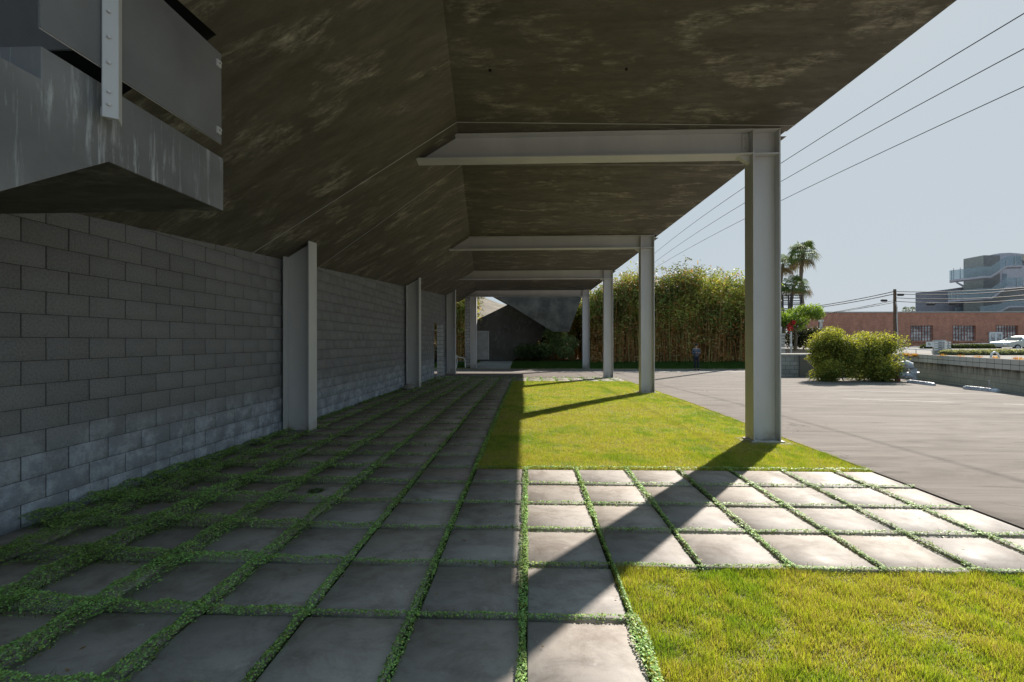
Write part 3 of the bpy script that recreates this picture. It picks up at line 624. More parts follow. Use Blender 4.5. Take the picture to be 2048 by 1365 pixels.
# ------------------------------------------------------------------ bamboo
def bamboo(label, pxr, d0, d1, nculm, nleaf, topf, name='bamboo_thicket'):
    V=[];Fc=[];Cc=[]; base=[]
    nc = nculm; px = RNG.uniform(pxr[0],pxr[1],nc); dd = d0+(d1-d0)*RNG.random(nc)**1.3
    T=[]
    for i in range(nc):
        q = P(px[i],682,dd[i]); zb = zf(q.y)
        ytop = topf(px[i]); H = CH+(682-ytop)*35/F - zb; H *= (.74+.31*RNG.random())*(.76+.36*float(vnoise(q.x,3.3,.6))); lx,ly = RNG.normal(0,.055,2); r0=.018+.016*RNG.random()
        bow = RNG.normal(0,.05,2)
        col = np.array([[.36,.20,.07],[.30,.24,.09],[.20,.20,.07],[.42,.29,.13],[.22,.10,.045]][RNG.integers(5)])*(.6+.7*RNG.random())
        T.append((q.x,q.y,zb,H,lx,ly,bow[0],bow[1])); b=len(V); K=5
        for k in range(K):
            t=k/(K-1); cx=q.x+lx*H*t+bow[0]*H*t*t; cy=q.y+ly*H*t+bow[1]*H*t*t; r=r0*(1-.75*t)
            for s_ in range(3): a=s_*2.094; V.append((cx+r*math.cos(a),cy+r*math.sin(a),zb+H*t)); Cc.append(col)
        for k in range(K-1):
            for s_ in range(3): Fc.append((b+k*3+s_,b+k*3+(s_+1)%3,b+(k+1)*3+(s_+1)%3,b+(k+1)*3+s_))
    T=np.array(T); nb=len(V)
    # leaf sprays along the culms: groups of leaves, sparse below, dense above
    ns = nleaf//9; ci = RNG.integers(0,nc,ns); t = np.where(RNG.random(ns)<.74, .40+.63*RNG.random(ns)**.75, .04+.45*RNG.random(ns)); tt=T[ci]
    bx=tt[:,0]+tt[:,4]*tt[:,3]*t+tt[:,6]*tt[:,3]*t*t; by=tt[:,1]+tt[:,5]*tt[:,3]*t+tt[:,7]*tt[:,3]*t*t; bz=tt[:,2]+tt[:,3]*t
    ph=RNG.random(ns)*6.283; rr=.12+.5*RNG.random(ns)*np.clip(t*1.3,.3,1); bx+=np.cos(ph)*rr; by+=np.sin(ph)*rr; bz+=.25*RNG.normal(size=ns)*t
    n=ns*9; X=np.repeat(bx,9)+.16*RNG.normal(size=n); Y=np.repeat(by,9)+.16*RNG.normal(size=n); Z=np.repeat(bz,9)+.13*RNG.normal(size=n); tl=np.repeat(t,9); Z=np.maximum(Z,.05)
    hl = (Z-.0)/6.6
    g1=np.array([.085,.13,.035]); g2=np.array([.23,.25,.065]); br=np.array([.40,.20,.065]); tanc=np.array([.45,.33,.17])
    k=vnoise(X,Z*1.3,.8)[:,None]; c=g1*(1-k)+g2*k
    pb=np.clip(1.12-hl*1.75,.14,.95); isb=(RNG.random(n)<pb)[:,None]; c=np.where(isb, np.where((RNG.random(n)<.35)[:,None],tanc,br), c); big=(vnoise(X+20,Z*1.2,.45)*.6+vnoise(X,Z*1.2+7,1.3)*.4)[:,None]; c=c*(.35+.9*RNG.random((n,1)))*(.35+1.3*big)
    dr=RNG.normal(size=(n,3))*np.array([1,1,.5])+np.array([0,0,-.45]); dr/=np.linalg.norm(dr,axis=1)[:,None]; sd_=np.cross(dr,RNG.normal(size=(n,3))); sd_/=np.linalg.norm(sd_,axis=1)[:,None]
    ln=(.17+.16*RNG.random(n))[:,None]; wd_=(.030+.022*RNG.random(n))[:,None]; p0=np.c_[X,Y,Z]
    LV=np.empty((n,4,3)); LV[:,0]=p0; LV[:,1]=p0+dr*ln*.45+sd_*wd_; LV[:,2]=p0+dr*ln; LV[:,3]=p0+dr*ln*.45-sd_*wd_
    V=np.vstack([np.array(V),LV.reshape(-1,3)]); F4=np.arange(4*n).reshape(-1,4)+nb; Fa=np.vstack([np.array(Fc),F4])
    C_=lim(np.vstack([np.array(Cc)*2.3,np.repeat(c*1.95,4,axis=0)]),.5); fm=np.r_[np.zeros(len(Fc)),np.ones(n)]
    o=npmesh(name,V,Fa,None,C_,fmat=fm,mats=[M['culm'],M['bamboo_leaf']]); return tag(o,label,'bamboo',kind='stuff')
tops=[(840,560),(940,575),(1020,600),(1150,590),(1180,574),(1240,556),(1280,560),(1330,544),(1385,530),(1430,542),(1480,556),(1560,572)]
topf=lambda x: np.interp(x,[p[0] for p in tops],[p[1] for p in tops])
bamboo('tall sunlit bamboo thicket behind the lane with orange stems and green tops', (1180,1530), 33.6, 38.2, 1500, 160000, topf)
bamboo('golden bamboo thicket glimpsed past the left block wall', (770,946), 34.5, 38, 420, 36000, lambda x:572)
bamboo('bamboo thicket standing behind the dark folded building under its hanging volume', (1036,1182), 36.9, 39.5, 380, 36000, lambda x: float(np.interp(x,[1036,1085,1112,1125],[712,684,640,590])))
# thin bare culms rising above the thicket
for px,yt,lean in ((1333,548,1.0),(1352,538,-1.0),(1371,534,.5),(1384,529,-.6),(1400,531,.7),(1408,536,1.8),(1424,534,-1.4),(1442,542,1.0),(1462,546,1.5)):
    q=P(px,600,37.2); e=P(px+lean*3,yt,37.2); c_=MB(); c_.tube([(q.x,q.y,zf(q.y)),(q.x,q.y,q.z),tuple(e)],[.02,.016,.007],5)
    o=c_.build('bamboo_cane', M['wood_pole']); tag(o,'bare thin bamboo cane poking up above the thicket into the sky','cane',group='bare canes above the bamboo thicket')
# leafy plant patch at the foot of the folded building
def cloud(name, centers, n, size, cf, mat='shrub_leaf', parent=None, shell=.55, up=.2, asp=.5, zmin=0.0):
    Ps=[];ci=RNG.integers(0,len(centers),n)
    cs=np.array([c[:3] for c in centers]); rs=np.array([c[3:6] for c in centers]); v=RNG.normal(size=(n,3)); v/=np.linalg.norm(v,axis=1)[:,None]
    rad=(shell+(1-shell)*RNG.random(n))[:,None]*(1+.10*RNG.normal(size=(n,1))); p=cs[ci]+v*rad*rs[ci]
    keep=p[:,2]>zmin; p=p[keep]; v=v[keep]; c=cf(p,v); return leaves(name,p,size*(.6+.8*RNG.random(len(p))),c,up,mat,parent,asp)
def foliage_plant(name, label, cat, base, centers, n, size, col, stems, group=None, col2=None, stemmat='trunk', up=.2, asp=.5, shell=.55):
    root=empty(name, tuple(base)); tag(root,label,cat,group); bs=Vector(base)
    cen=[(c[0],c[1],c[2],c[3],c[4],c[5]) for c in centers]
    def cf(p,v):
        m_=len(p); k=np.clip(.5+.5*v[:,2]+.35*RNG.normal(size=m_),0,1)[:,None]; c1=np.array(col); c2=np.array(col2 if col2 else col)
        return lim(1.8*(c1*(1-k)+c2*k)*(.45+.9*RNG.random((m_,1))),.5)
    cloud('foliage',cen,n,size,cf,parent=root,up=up,asp=asp,shell=shell)
    for st in stems:
        q=MB(); q.tube(st,[.035*(1-.7*i/(len(st)-1)) for i in range(len(st))],6); q.build('stem',M[stemmat],root)
    return root
def clumps(rx,ry,rz,zc,k,rs):
    out=[]
    for i in range(k):
        v=Vector((random.uniform(-1,1),random.uniform(-1,1),random.uniform(-1,1))); rr=(abs(v.x)**2.7+abs(v.y)**2.7+abs(v.z)**2.7)**(1/2.7); v=v/rr*(.5+.5*random.random()); 
        kk=1-.22*max(0,v.z)*(v.x*v.x+v.y*v.y)
        s_=rs*(.7+.6*random.random()); out.append((v.x*rx*kk,v.y*ry*kk,max(s_*.5,zc+v.z*rz*(1-.12*v.x*v.x)),s_,s_,s_*.9))
    return out
def shrub(px0,px1,ytop,ybot,d,label,k=48,n=34000):
    b=P((px0+px1)/2,ybot,d); wdt=(px1-px0)/F*d; H=(ybot-ytop)/F*d
    st=[[(0,0,-.1),(random.uniform(-.3,.3)*wdt*.5,random.uniform(-.3,.3),H*.35),(random.uniform(-.6,.6)*wdt*.5,random.uniform(-.5,.5),H*.8)] for _ in range(9)]
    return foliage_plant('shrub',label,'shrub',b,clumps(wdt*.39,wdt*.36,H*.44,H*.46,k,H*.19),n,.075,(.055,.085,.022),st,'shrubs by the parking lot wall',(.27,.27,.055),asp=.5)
shrub(1622,1716,660,765,19.3,'broad leafy shrub left of its twin, in front of the grey block wall')
shrub(1698,1806,656,767,19.4,'broad leafy shrub beside the white backflow pipe, right of its twin')
shrub(1652,1690,648,700,19.6,'small leafy top sprouting between and above the two broad shrubs',k=7,n=1500)
b0=P(1062,719,34.4)
foliage_plant('leafy_shrub','dark spiky leaved plant at the foot of the folded building','shrub',b0,[(x_,0,.55,.8,.5,.65) for x_ in (-.6,.1,.7)],3500,.26,(.02,.03,.012),[[(0,0,0),(0,0,.6)]],None,(.06,.09,.03),up=-.1,asp=.16,shell=.2)
b0=P(1105,719,34.6)
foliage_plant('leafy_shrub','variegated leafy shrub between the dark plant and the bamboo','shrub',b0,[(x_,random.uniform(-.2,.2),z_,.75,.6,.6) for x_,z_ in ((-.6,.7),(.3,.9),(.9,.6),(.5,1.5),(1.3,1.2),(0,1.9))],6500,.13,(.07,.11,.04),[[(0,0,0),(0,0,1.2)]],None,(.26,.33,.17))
# ------------------------------------------------------------------ walls of the lot
def rotbox(name, p, q, t, z0, z1, mat, parent, base=None):
    pass
g=empty('block_wall', tuple(P(1600,757,22.1))); tag(g,'low grey block wall at the back of the lot behind the shrubs','wall')
a=P(1548,757,22.2); c_=P(1648,757,22.0); c2=Vector((17.5,22.5,a.z)); z0=-.6; z1=.90
wv=MB(); o=Vector(g.location)
def wallseg(mb,p,q,z0,z1,t,o):
    p=Vector((p[0],p[1],0)); q=Vector((q[0],q[1],0)); n=(q-p).cross(Vector((0,0,1))).normalized(); n=-n if n.y<0 else n
    pts=[Vector((v.x,v.y,z0))-o for v in (p,q,q+n*t,p+n*t)]; mb.prism(pts,(0,0,z1-z0))
wallseg(wv,a,c2,z0,z1,.2,o); wv.build('wall_face',M['greyblock'],g)
wv=MB(); wallseg(wv,a-Vector((0,.02,0)),c2-Vector((0,.02,0)),.903,.945,.25,o); wv.build('wall_cap',M['concrete_lt'],g)
g=empty('retaining_wall',(15.6,17,0)); g.rotation_euler=(0,0,0); tag(g,'stained block retaining wall with projecting cap beside the parking lot','wall')
p=Vector((17.5,22.4,0)); q=Vector((13.05,9.0,0)); dv=(q-p); ang=math.atan2(dv.y,dv.x)-math.pi/2; Lw=dv.length
g.location=(p.x,p.y,0); g.rotation_euler=(0,0,ang+math.pi)
wv=MB(); wv.box(-.15,.0,-Lw,0,-.5,.66); wv.build('wall_face',M['retain'],g)
M['capblock']=NB('cap_block').bsdf((.2,.2,.2)).m
b=NB('cap_block_stack'); bt=b.n('ShaderNodeTexBrick'); bt.offset=0; bt.inputs['Scale'].default_value=1
bt.inputs['Color1'].default_value=(.55,.54,.49,1); bt.inputs['Color2'].default_value=(.47,.46,.42,1); bt.inputs['Mortar'].default_value=(.04,.038,.035,1)
bt.inputs['Mortar Size'].default_value=.009; bt.inputs['Brick Width'].default_value=.40; bt.inputs['Row Height'].default_value=.165
cx=b.n('ShaderNodeCombineXYZ'); sp=b.sep(); b.l(sp[1],cx.inputs[0]); b.l(b.math('ADD',sp[2],-.66),cx.inputs[1]); b.l(cx.outputs[0],bt.inputs[0]); M['capb']=b.bsdf(bt.outputs[0],.9).m
wv=MB(); wv.box(-.15,.07,-Lw,0,.663,.985); wv.build('wall_cap',M['capb'],g)
gs = -1 if (Matrix.Rotation(ang+math.pi,3,'Z')@Vector((1,0,0))).x>0 else 1
if gs<0:
    for ch in g.children:
        for v in ch.data.vertices: v.co.x*=-1
        ch.data.flip_normals()
# ------------------------------------------------------------------ wheel stops, bucket, backflow pipe
def text(s_, size, mat, parent, locv, rot, name='lettering', ex=.002):
    cu=bpy.data.curves.new(name,'FONT'); cu.body=s_; cu.size=size; cu.extrude=ex; cu.align_x='CENTER'; cu.align_y='CENTER'; cu.materials.append(mat)
    t_=bpy.data.objects.new(name,cu); COL.objects.link(t_); bpy.context.view_layer.update()
    me=bpy.data.meshes.new_from_object(t_.evaluated_get(bpy.context.evaluated_depsgraph_get())); COL.objects.unlink(t_); bpy.data.objects.remove(t_)
    o=bpy.data.objects.new(name,me); COL.objects.link(o); o.parent=parent; o.location=locv; o.rotation_euler=rot; return o
def wheelstop(xa,ya,xb,yb,label):
    da=F*(CH+.1)/(ya-682.5); db=F*(CH+.1)/(yb-682.5); a=P(xa,ya,da); b_=P(xb,yb,db); c=(a+b_)/2; c.z=gzf(c.y); v=b_-a; Ls=v.length
    r=empty('wheel_stop',tuple(c),math.atan2(v.y,v.x)); tag(r,label,'wheel stop','painted wheel stops along the retaining wall')
    q=MB(); prof=[(-.09,0),(.09,0),(.085,.07),(.05,.115),(-.05,.115),(-.085,.07)]; h=Ls/2
    vs=[]; 
    for x_,k in ((-h,.72),(-h+.09,1),(h-.09,1),(h,.72)): vs+=[(x_,y_*k,z_*(.8 if k<1 else 1)) for y_,z_ in prof]
    fs=[(5,4,3,2,1,0),tuple(range(18,24))]+[(l*6+i,l*6+(i+1)%6,(l+1)*6+(i+1)%6,(l+1)*6+i) for l in range(3) for i in range(6)]
    q.add(vs,fs); q.build('block',M['white_pipe'],r,bevel=.008)
    text('VISITOR ONLY',.14,M['lettering'],r,(0,-.069,.093),(math.radians(52),0,0))
wheelstop(1817,767,1868,774,'white wheel stop beside the backflow pipe'); wheelstop(1929,782,1997,790,'white wheel stop in front of the white bucket')
c=P(1984,781,924*1.64/98.5); r=empty('bucket',(c.x,c.y,gzf(c.y))); tag(r,'white bucket standing against the retaining wall','bucket')
q=MB(); q.lathe([(.0,0),(.075,0),(.085,.27),(.092,.275),(.092,.295),(.0,.296)],n=16); q.build('pail',M['white_paint'],r)
q=MB(); q.lathe([(.082,.15),(.0865,.153),(.0868,.165),(.082,.168)],n=16); q.build('band',M['steel_lt'],r)
dP=19.0
def V_(x,y,d=dP): v=P(x,y,d); return v
r=empty('backflow_valve',tuple(V_(1812,762))); o=Vector(r.location); tag(r,'white backflow valve with curved pipe beside the shrub','pipe')
def T(pts,rad,n=10): q=MB(); q.tube([V_(x,y,d)-o for x,y,d in pts],rad,n); return q
T([(1796,731,19.2),(1803,729,19.15),(1812,728,19.1),(1820,731,19.05),(1825,739,19),(1826.5,750,19),(1827,764,19)],[.10,.12,.14,.15,.15,.13,.11],14).build('elbow_pipe',M['white_pipe'],r)
T([(1797,749,18.9),(1808,750.5,18.9),(1824,753,18.9)],.08).build('lower_pipe',M['white_pipe'],r)
for x_,y_,d_ in ((1800,749.5,18.9),(1809,751,18.9)):
    T([(x_-1.2,y_,d_),(x_+1.2,y_+.2,d_)],.13,14).build('flange',M['white_pipe'],r)
T([(1826.5,745,19),(1826.7,747.5,19)],.2,16).build('flange',M['white_pipe'],r)
T([(1813,730,19.1),(1813.5,723.5,19.1)],.035).build('valve_stem',M['steel_lt'],r); T([(1808,722.5,19.1),(1819,723.5,19.1)],.035).build('valve_wheel',M['white_pipe'],r)
for x_ in (1823,1830): T([(x_,748,18.95),(x_,764,18.95)],.022).build('bolt_rod',M['white_pipe'],r)
c=V_(1795,765,19.0); r=empty('bollard',(c.x,c.y,gzf(c.y))); tag(r,'faded red bollard between shrub and backflow valve','bollard')
q=MB(); q.lathe([(.10,-.05),(.10,.50),(.085,.53),(0,.54)],n=14); q.build('post',M['red_pipe'],r)
# ------------------------------------------------------------------ planting on the wall
def tuft(px,py,d,label,n=300,s_=.19,cols=((.55,.20,.05),(.62,.42,.12),(.30,.33,.07))):
    c=P(px,py,d); a=RNG.random(n)*6.283; ln=s_*(.5+.7*RNG.random(n)); el=RNG.uniform(.25,1.35,n); rr=.06*RNG.random(n)
    x=np.cos(a)*rr; y=np.sin(a)*rr; V=np.empty((n,3,3)); w_=.009; V[:,0]=np.c_[x-np.sin(a)*w_,y+np.cos(a)*w_,np.zeros(n)]; V[:,1]=np.c_[x+np.sin(a)*w_,y-np.cos(a)*w_,np.zeros(n)]
    V[:,2]=np.c_[x+np.cos(a)*np.cos(el)*ln*1.2,y+np.sin(a)*np.cos(el)*ln*1.2,np.sin(el)*ln]
    col=np.array(cols)[RNG.choice(len(cols),n,p=(.6,.25,.15))]*(.6+.7*RNG.random((n,1)))
    o=npmesh('grass_tuft',V.reshape(-1,3),np.arange(3*n).reshape(-1,3),M['grass'],np.repeat(col,3,axis=0)); o.location=(c.x,c.y,.86 if c.z<1.3 else c.z)
    o.location.z=.88; return tag(o,label,'grass tuft','orange grass tufts on the retaining wall')
for px,py,d,lb in ((1813,711,20.3,'small orange grass tuft beside the shrub, leftmost on the retaining wall'),(1828,712,19.7,'orange grass tuft on the wall left of the white signboard'),(1886,713,17.9,'orange grass tuft on the wall below the white signboard'),(1921,714,17.0,'orange grass tuft on the wall just right of the signboard'),
    (1956,715,16.2,'orange grass tuft on the wall left of the white hoop'),(1992,716,15.6,'orange and yellow grass tuft inside the white hoop'),(2037,718,14.8,'orange grass tuft at the right edge of the picture')):
    o=tuft(px,py,d+.35,lb)
q=MB(); pts=[P(1981.5+8*(1-math.cos(t)),716-11*math.sin(t),15.6) for t in np.linspace(0,math.pi,13)]; q.tube(pts,.03,8); tag(q.build('hoop',M['white_paint']),'white bent pipe hoop standing on the retaining wall','hoop')
def hedge(label,pxa,pxb,yt,yb,d,n,size,c1,c2,group=None):
    a=P(pxa,yb,d); b_=P(pxb,yb,d); v=b_-a; L_=v.length; H=(yb-yt)/F*d; k=max(4,int(L_/.45)); base=a.copy(); base.z=min(a.z,.87) if a.z<1.2 else .86
    H=P(pxa,yt,d).z-base.z
    cen=[((v.x*(i+.5)/k),(v.y*(i+.5)/k)+random.uniform(-.1,.1),H*.5,.36,.4,H*.52*(.85+.25*random.random())) for i in range(k)]
    return foliage_plant('hedge',label,'hedge',base,cen,n,size,c1,[[(cen[0][0],cen[0][1],0),(cen[0][0],cen[0][1],H*.5)]],group,c2,shell=.7,up=.1)
hedge('grey green clipped hedge behind the orange tufts, in front of the silver car',1892,2075,699.5,712,23,20000,.07,(.09,.10,.065),(.23,.24,.17))
hedge('dark green hedge against the brick building, right of the signboard',1846,1986,688.5,701,42,9000,.12,(.03,.045,.02),(.06,.075,.035))
# directory sign
r=empty('signboard',tuple(P(1880,712,24))); o=Vector(r.location); tag(r,'grey signboard post with white slats and a white side panel on the retaining wall','sign')
def pan(x0,x1,y0,y1,d,t,name,mat,root): q=MB(); q.prism([P(x,y,d)-Vector(root.location) for x,y in ((x0,y0),(x1,y0),(x1,y1),(x0,y1))],(_f.x*t,_f.y*t,0)); return q.build(name,M[mat],root)
pan(1869,1893,680.5,712,24,.12,'slab','concrete_lt',r)
for i in range(4): pan(1870,1902,683.7+4.75*i,687.2+4.75*i,23.9,.04,'slat','white_paint',r)
for i in range(4): 
    for a_,b_ in ((1877,1884),(1886,1889),(1896,1898)): pan(a_,b_,684.9+4.75*i,686.2+4.75*i,23.88,.01,'slat_marking','lettering',r)
pp=pan(1853.5,1869,684,694,23.9,.05,'panel','white_paint',r)
t_=text('7a',.16,M['dark_metal'],r,tuple(P(1858.5,688.5,23.88)-o),(math.pi/2,0,YAW))
# rails
def rail(name,label,pts,d,posts,rad=.03,group=None):
    r=empty(name,tuple(P(*posts[0],d))); o=Vector(r.location); tag(r,label,'railing',group); q=MB(); q.tube([P(x,y,d)-o for x,y in pts],rad,6); q.build('handrail',M['white_paint'],r)
    for x,y in posts: 
        t=P(x,y,d); q=MB(); q.tube([Vector((t.x,t.y,.8))-o,t-o],rad*.8,6); q.build('post',M['white_paint'],r)
rail('railing','white pipe railing between shrub and signboard, nearer of two',[(1790,697.5),(1820,698.5),(1862,700.5),(1864.5,703)],26,[(1800,698),(1832,699.2),(1864,702)])
rail('railing','thin sloping white railing along the brick building ramp',[(1795,697),(1842,693),(1920,688.5),(2060,686)],50,[(1841,693),(1900,689.5),(1960,688),(2030,686.5)],.035)
# ------------------------------------------------------------------ brick building
r=empty('brick_building',tuple(P(1830,712,55)),YAW); tag(r,'long low red brick building with metal framed windows behind the parking lot','building'); RM=r.matrix_basis.inverted() if False else Matrix.Rotation(-YAW,4,'Z')@Matrix.Translation(-Vector(r.location))
def LB(x,y,d=55): return RM@P(x,y,d)
def wallrect(mb,x0,x1,y0,y1,d0,d1):
    a=LB(x0,y0,d0); b_=LB(x1,y1,d0); mb.box(a.x,b_.x,a.y,a.y+(d1-d0),b_.z,a.z)
q=MB(); wins=[(1820.5,1866,651.5,682),(1905,1951.5,651.5,682),(1991.5,2036.5,651.5,682)]
edges=[1616]+[e for w_ in wins for e in (w_[0],w_[1])]+[2150]
for i in range(0,len(edges),2): wallrect(q,edges[i],edges[i+1],626,714,55,55.35)
for w_ in wins: wallrect(q,w_[0],w_[1],626,w_[2],55,55.35); wallrect(q,w_[0],w_[1],w_[3],714,55,55.35)
a=LB(1616,626,55); b_=LB(2150,714,55); sk=13.5; q.prism([(a.x,a.y+.352,b_.z),(a.x+.35,a.y+.352,b_.z),(a.x+.35+sk,a.y+18,b_.z),(a.x+sk,a.y+18,b_.z)],(0,0,a.z-b_.z)); q.build('wall',M['brick'],r)
q=MB(); q.prism([(a.x-.06,a.y-.06,a.z+.002),(b_.x,a.y-.06,a.z+.002),(b_.x,a.y+18,a.z+.002),(a.x+sk,a.y+18,a.z+.002)],(0,0,.12)); q.build('roof_coping',M['concrete_lt'],r)
for w_ in wins:
    a=LB(w_[0],w_[2],55.22); b_=LB(w_[1],w_[3],55.22); pn=MB(); pn.box(a.x,b_.x,a.y,a.y+.02,b_.z,a.z); W=pn.build('window',M['pane'],r)
    fr=MB(); 
    for k in range(9): x_=a.x+(b_.x-a.x)*k/8; t=.022 if k not in (0,4,8) else .06; fr.box(x_-t*.7,x_+t*.7,a.y-.05,a.y-.003,b_.z,a.z)
    for k in range(6): z_=b_.z+(a.z-b_.z)*k/5; fr.box(a.x,b_.x,a.y-.045,a.y-.006,z_-.02,z_+.02)
    fr.build('frame',M['red_pipe'],W); sb=MB(); sb.box(a.x-.1,b_.x+.1,a.y-.36,a.y-.05,b_.z-.16,b_.z-.002); sb.build('sill',M['brick'],W)
a=LB(1978,664.5,54.9); b_=LB(2004,697,54.9); q=MB(); q.box(a.x,b_.x,a.y-.04,a.y+.09,b_.z,a.z-.0)
dr_=empty('tmp'); bpy.data.objects.remove(dr_)
q=MB(); wd2=b_.x-a.x
for x0,x1 in ((0,.10),(.42,.58),(.90,1)): q.box(a.x+wd2*x0,a.x+wd2*x1,a.y-.06,a.y+.05,b_.z,a.z)
q.box(a.x,b_.x,a.y-.055,a.y+.05,a.z-.18,a.z+.0); q.box(a.x,b_.x,a.y-.055,a.y+.05,b_.z,b_.z+.25); dq=q.build('double_door',M['white_paint'],r)
q=MB(); q.box(a.x+.05,b_.x-.05,a.y-.01,a.y+.02,b_.z+.2,a.z-.1); q.build('door_glass',M['pane'],dq)
# vent pipe with flat lamp at the left end of the roof
r=empty('street_lamp',tuple(P(1641,712,50))); o=Vector(r.location); tag(r,'grey lamp post with flat head in front of the brick building','street lamp')
q=MB(); q.tube([P(1642,712,50)-o,P(1642,643,50)-o],.14,8); q.build('post',M['steel_lt'],r); q=MB(); q.tube([P(1642,644,50)-o,P(1642,640,50)-o],.26,8); q.build('collar',M['steel_lt'],r)
q=MB(); q.tube([P(1638,660,50.2)-o,P(1638,626,50.2)-o],.05,6); q.build('lamp_arm',M['dark_metal'],r); pan(1633,1643,621,624.5,50,.5,'lamp_head','dark_metal',r)
# ------------------------------------------------------------------ modern grey building on the skyline
r=empty('modern_building',tuple(P(1930,700,75))); tag(r,'modern grey building with outdoor stairs and glass balconies rising behind the brick building','building')
MD=(P(1925,682.5,1)-Vector((0,0,CH))); MD.z=0; MD.normalize()
def poly(px,d,t,name,mat,root=r):
    q=MB(); q.prism([P(x,y,d)-Vector(root.location) for x,y in px],(MD.x*t,MD.y*t,0)); return q.build(name,M[mat],root)
poly([(1831,586),(1850,584.5),(1896,579),(1930,574),(1930,700),(1831,700)],78,10,'low_wing','greywall')
poly([(1927,518.5),(1967,511),(1967,700),(1927,700)],76,6,'stair_tower','olive_panel'); poly([(1967,511),(2000,511),(2000,700),(1967,700)],76.3,6,'stair_tower_side','dkbrick')
poly([(1972,513),(1985,509.5),(2000,507),(2019,506),(2035,507),(2060,509.5),(2110,520),(2110,600),(1972,600)],79,12,'vaulted_roof','greywall2')
poly([(2000,532),(2120,532),(2120,574),(2000,574)],76.6,6,'upper_wall','greywall2'); poly([(2000,574),(2120,572),(2120,700),(2000,700)],76.5,6,'lower_wall','dkbrick')
poly([(2006,548),(2014,548),(2014,574),(2006,574)],76.5,.08,'balcony_door','glass')
poly([(2040,511),(2110,506),(2110,520),(2048,524)],78,5,'roof_edge','tan')
def stairs(pts,th,d,gl,dep=2.2):
    for (x0,y0),(x1,y1) in zip(pts[:-1],pts[1:]):
        poly([(x0,y0),(x1,y1),(x1,y1+th),(x0,y0+th)],d,dep,'stair_slab','greywall2')
    for (x0,y0),(x1,y1) in zip(pts[:-1],pts[1:]):
        poly([(x0,y0-gl),(x1,y1-gl),(x1,y1),(x0,y0)],d,.05,'glass_guard','glass')
stairs([(1899,560.5),(1967,552.5),(1981,552.5),(2014,531.5),(2045,530.5)],3.6,73,19)
stairs([(1896,600.5),(1968,595),(1984,594.5),(2012,574),(2046,572.5)],4,73,18)
stairs([(1960,628),(2000,622),(2018,612.5),(2052,612)],3,73,14)
poly([(1914,564),(1927,570.5),(1927,574),(1912,565)],73.1,1.5,'stair_bracket','greywall')
for x_,y0,y1 in ((1903.5,542,560),(1907.3,537,559.5),(1920.5,535.5,558)): poly([(x_-.5,y0),(x_+.5,y0),(x_+.5,y1),(x_-.5,y1)],73,.1,'guard_post','dark_metal')
for x_,y0,y1 in ((2013.5,519,532),(2030.5,514.5,531),(2035,556,574),(1903,582,602),(1914,580,600)): poly([(x_-.3,y0),(x_+.3,y0),(x_+.3,y1),(x_-.3,y1)],72.9,.1,'guard_post','steel_lt')
poly([(1911,616),(1927,615),(1927,623),(1911,623.5)],76.8,.2,'low_window','glass')
# ------------------------------------------------------------------ palms
def palm(px,pyc,d,label,R,nf=34,rt=.26):
    c=P(px,pyc,d); base=Vector((c.x,c.y,.86)); r=empty('palm_tree',tuple(base)); tag(r,label,'palm tree','fan palms behind the parking lot'); H=c.z-.86
    q=MB(); pts=[(.25*math.sin(i*.5),0,H*i/14) for i in range(15)]; off=pts[-1][0]; pts=[(p_[0]-off,0,p_[2]) for p_ in pts]
    q.tube(pts,[rt*(1.25-.45*i/14)*(1+.06*(i%2)) for i in range(15)],10); q.build('trunk',M['trunk'],r)
    V=[];Fc=[];C_=[]; 
    for f_ in range(nf):
        az=random.random()*6.283; el=random.uniform(-.95,1.35); dead=el<-.5; pl=R*random.uniform(.42,.55); fl=R*random.uniform(.45,.6)
        dv=Vector((math.cos(az)*math.cos(el),math.sin(az)*math.cos(el),math.sin(el))); p0=Vector((0,0,H-.2)); p1=p0+dv*pl; side=dv.cross(Vector((0,0,1))).normalized(); upv=side.cross(dv).normalized()
        b=len(V); V+=[p0-side*.04,p0+side*.04,p1+side*.025,p1-side*.025]; C_+=[(.16,.15,.05)]*4; Fc.append((b,b+1,b+2,b+3))
        col=np.array((.20,.14,.07) if dead else (.10,.145,.04))*random.uniform(.7,1.35)
        for k in range(15):
            a=(k/14-.5)*3.3; dl=(dv*math.cos(a)+side*math.sin(a)); t=p1+dl*fl*.6; tip=p1+dl*fl+Vector((0,0,-fl*.55*(.6+random.random()*.8))); nn=(dl.cross(upv)).normalized()*fl*.05
            b=len(V); V+=[p1,t+nn,tip,t-nn]; C_+=[tuple(col*random.uniform(.8,1.2))]*4; Fc.append((b,b+1,b+2,b+3))
    npmesh('crown',np.array([tuple(v) for v in V]),np.array(Fc),M['palm_leaf'],np.array(C_),r)
palm(1607,507,70,'tallest fan palm rising highest beside the big steel column',2.8,32)
palm(1588,572,64,'shorter fan palm left of the tall one, above the flowering tree',2.2,30,.24)
palm(1566,528,74,'fan palm half hidden behind the nearest big steel column',2.3,24)
palm(1607,572,82,'low fan palm crown showing behind the tall palm trunk',2.1,18)
for px,lb in ((1812,'tiny distant palm left of its pair on the brick roofline'),(1825,'tiny distant palm against the modern building wall, on the brick roofline')):
    palm(px,619.5,160,lb,1.5,16,.14)
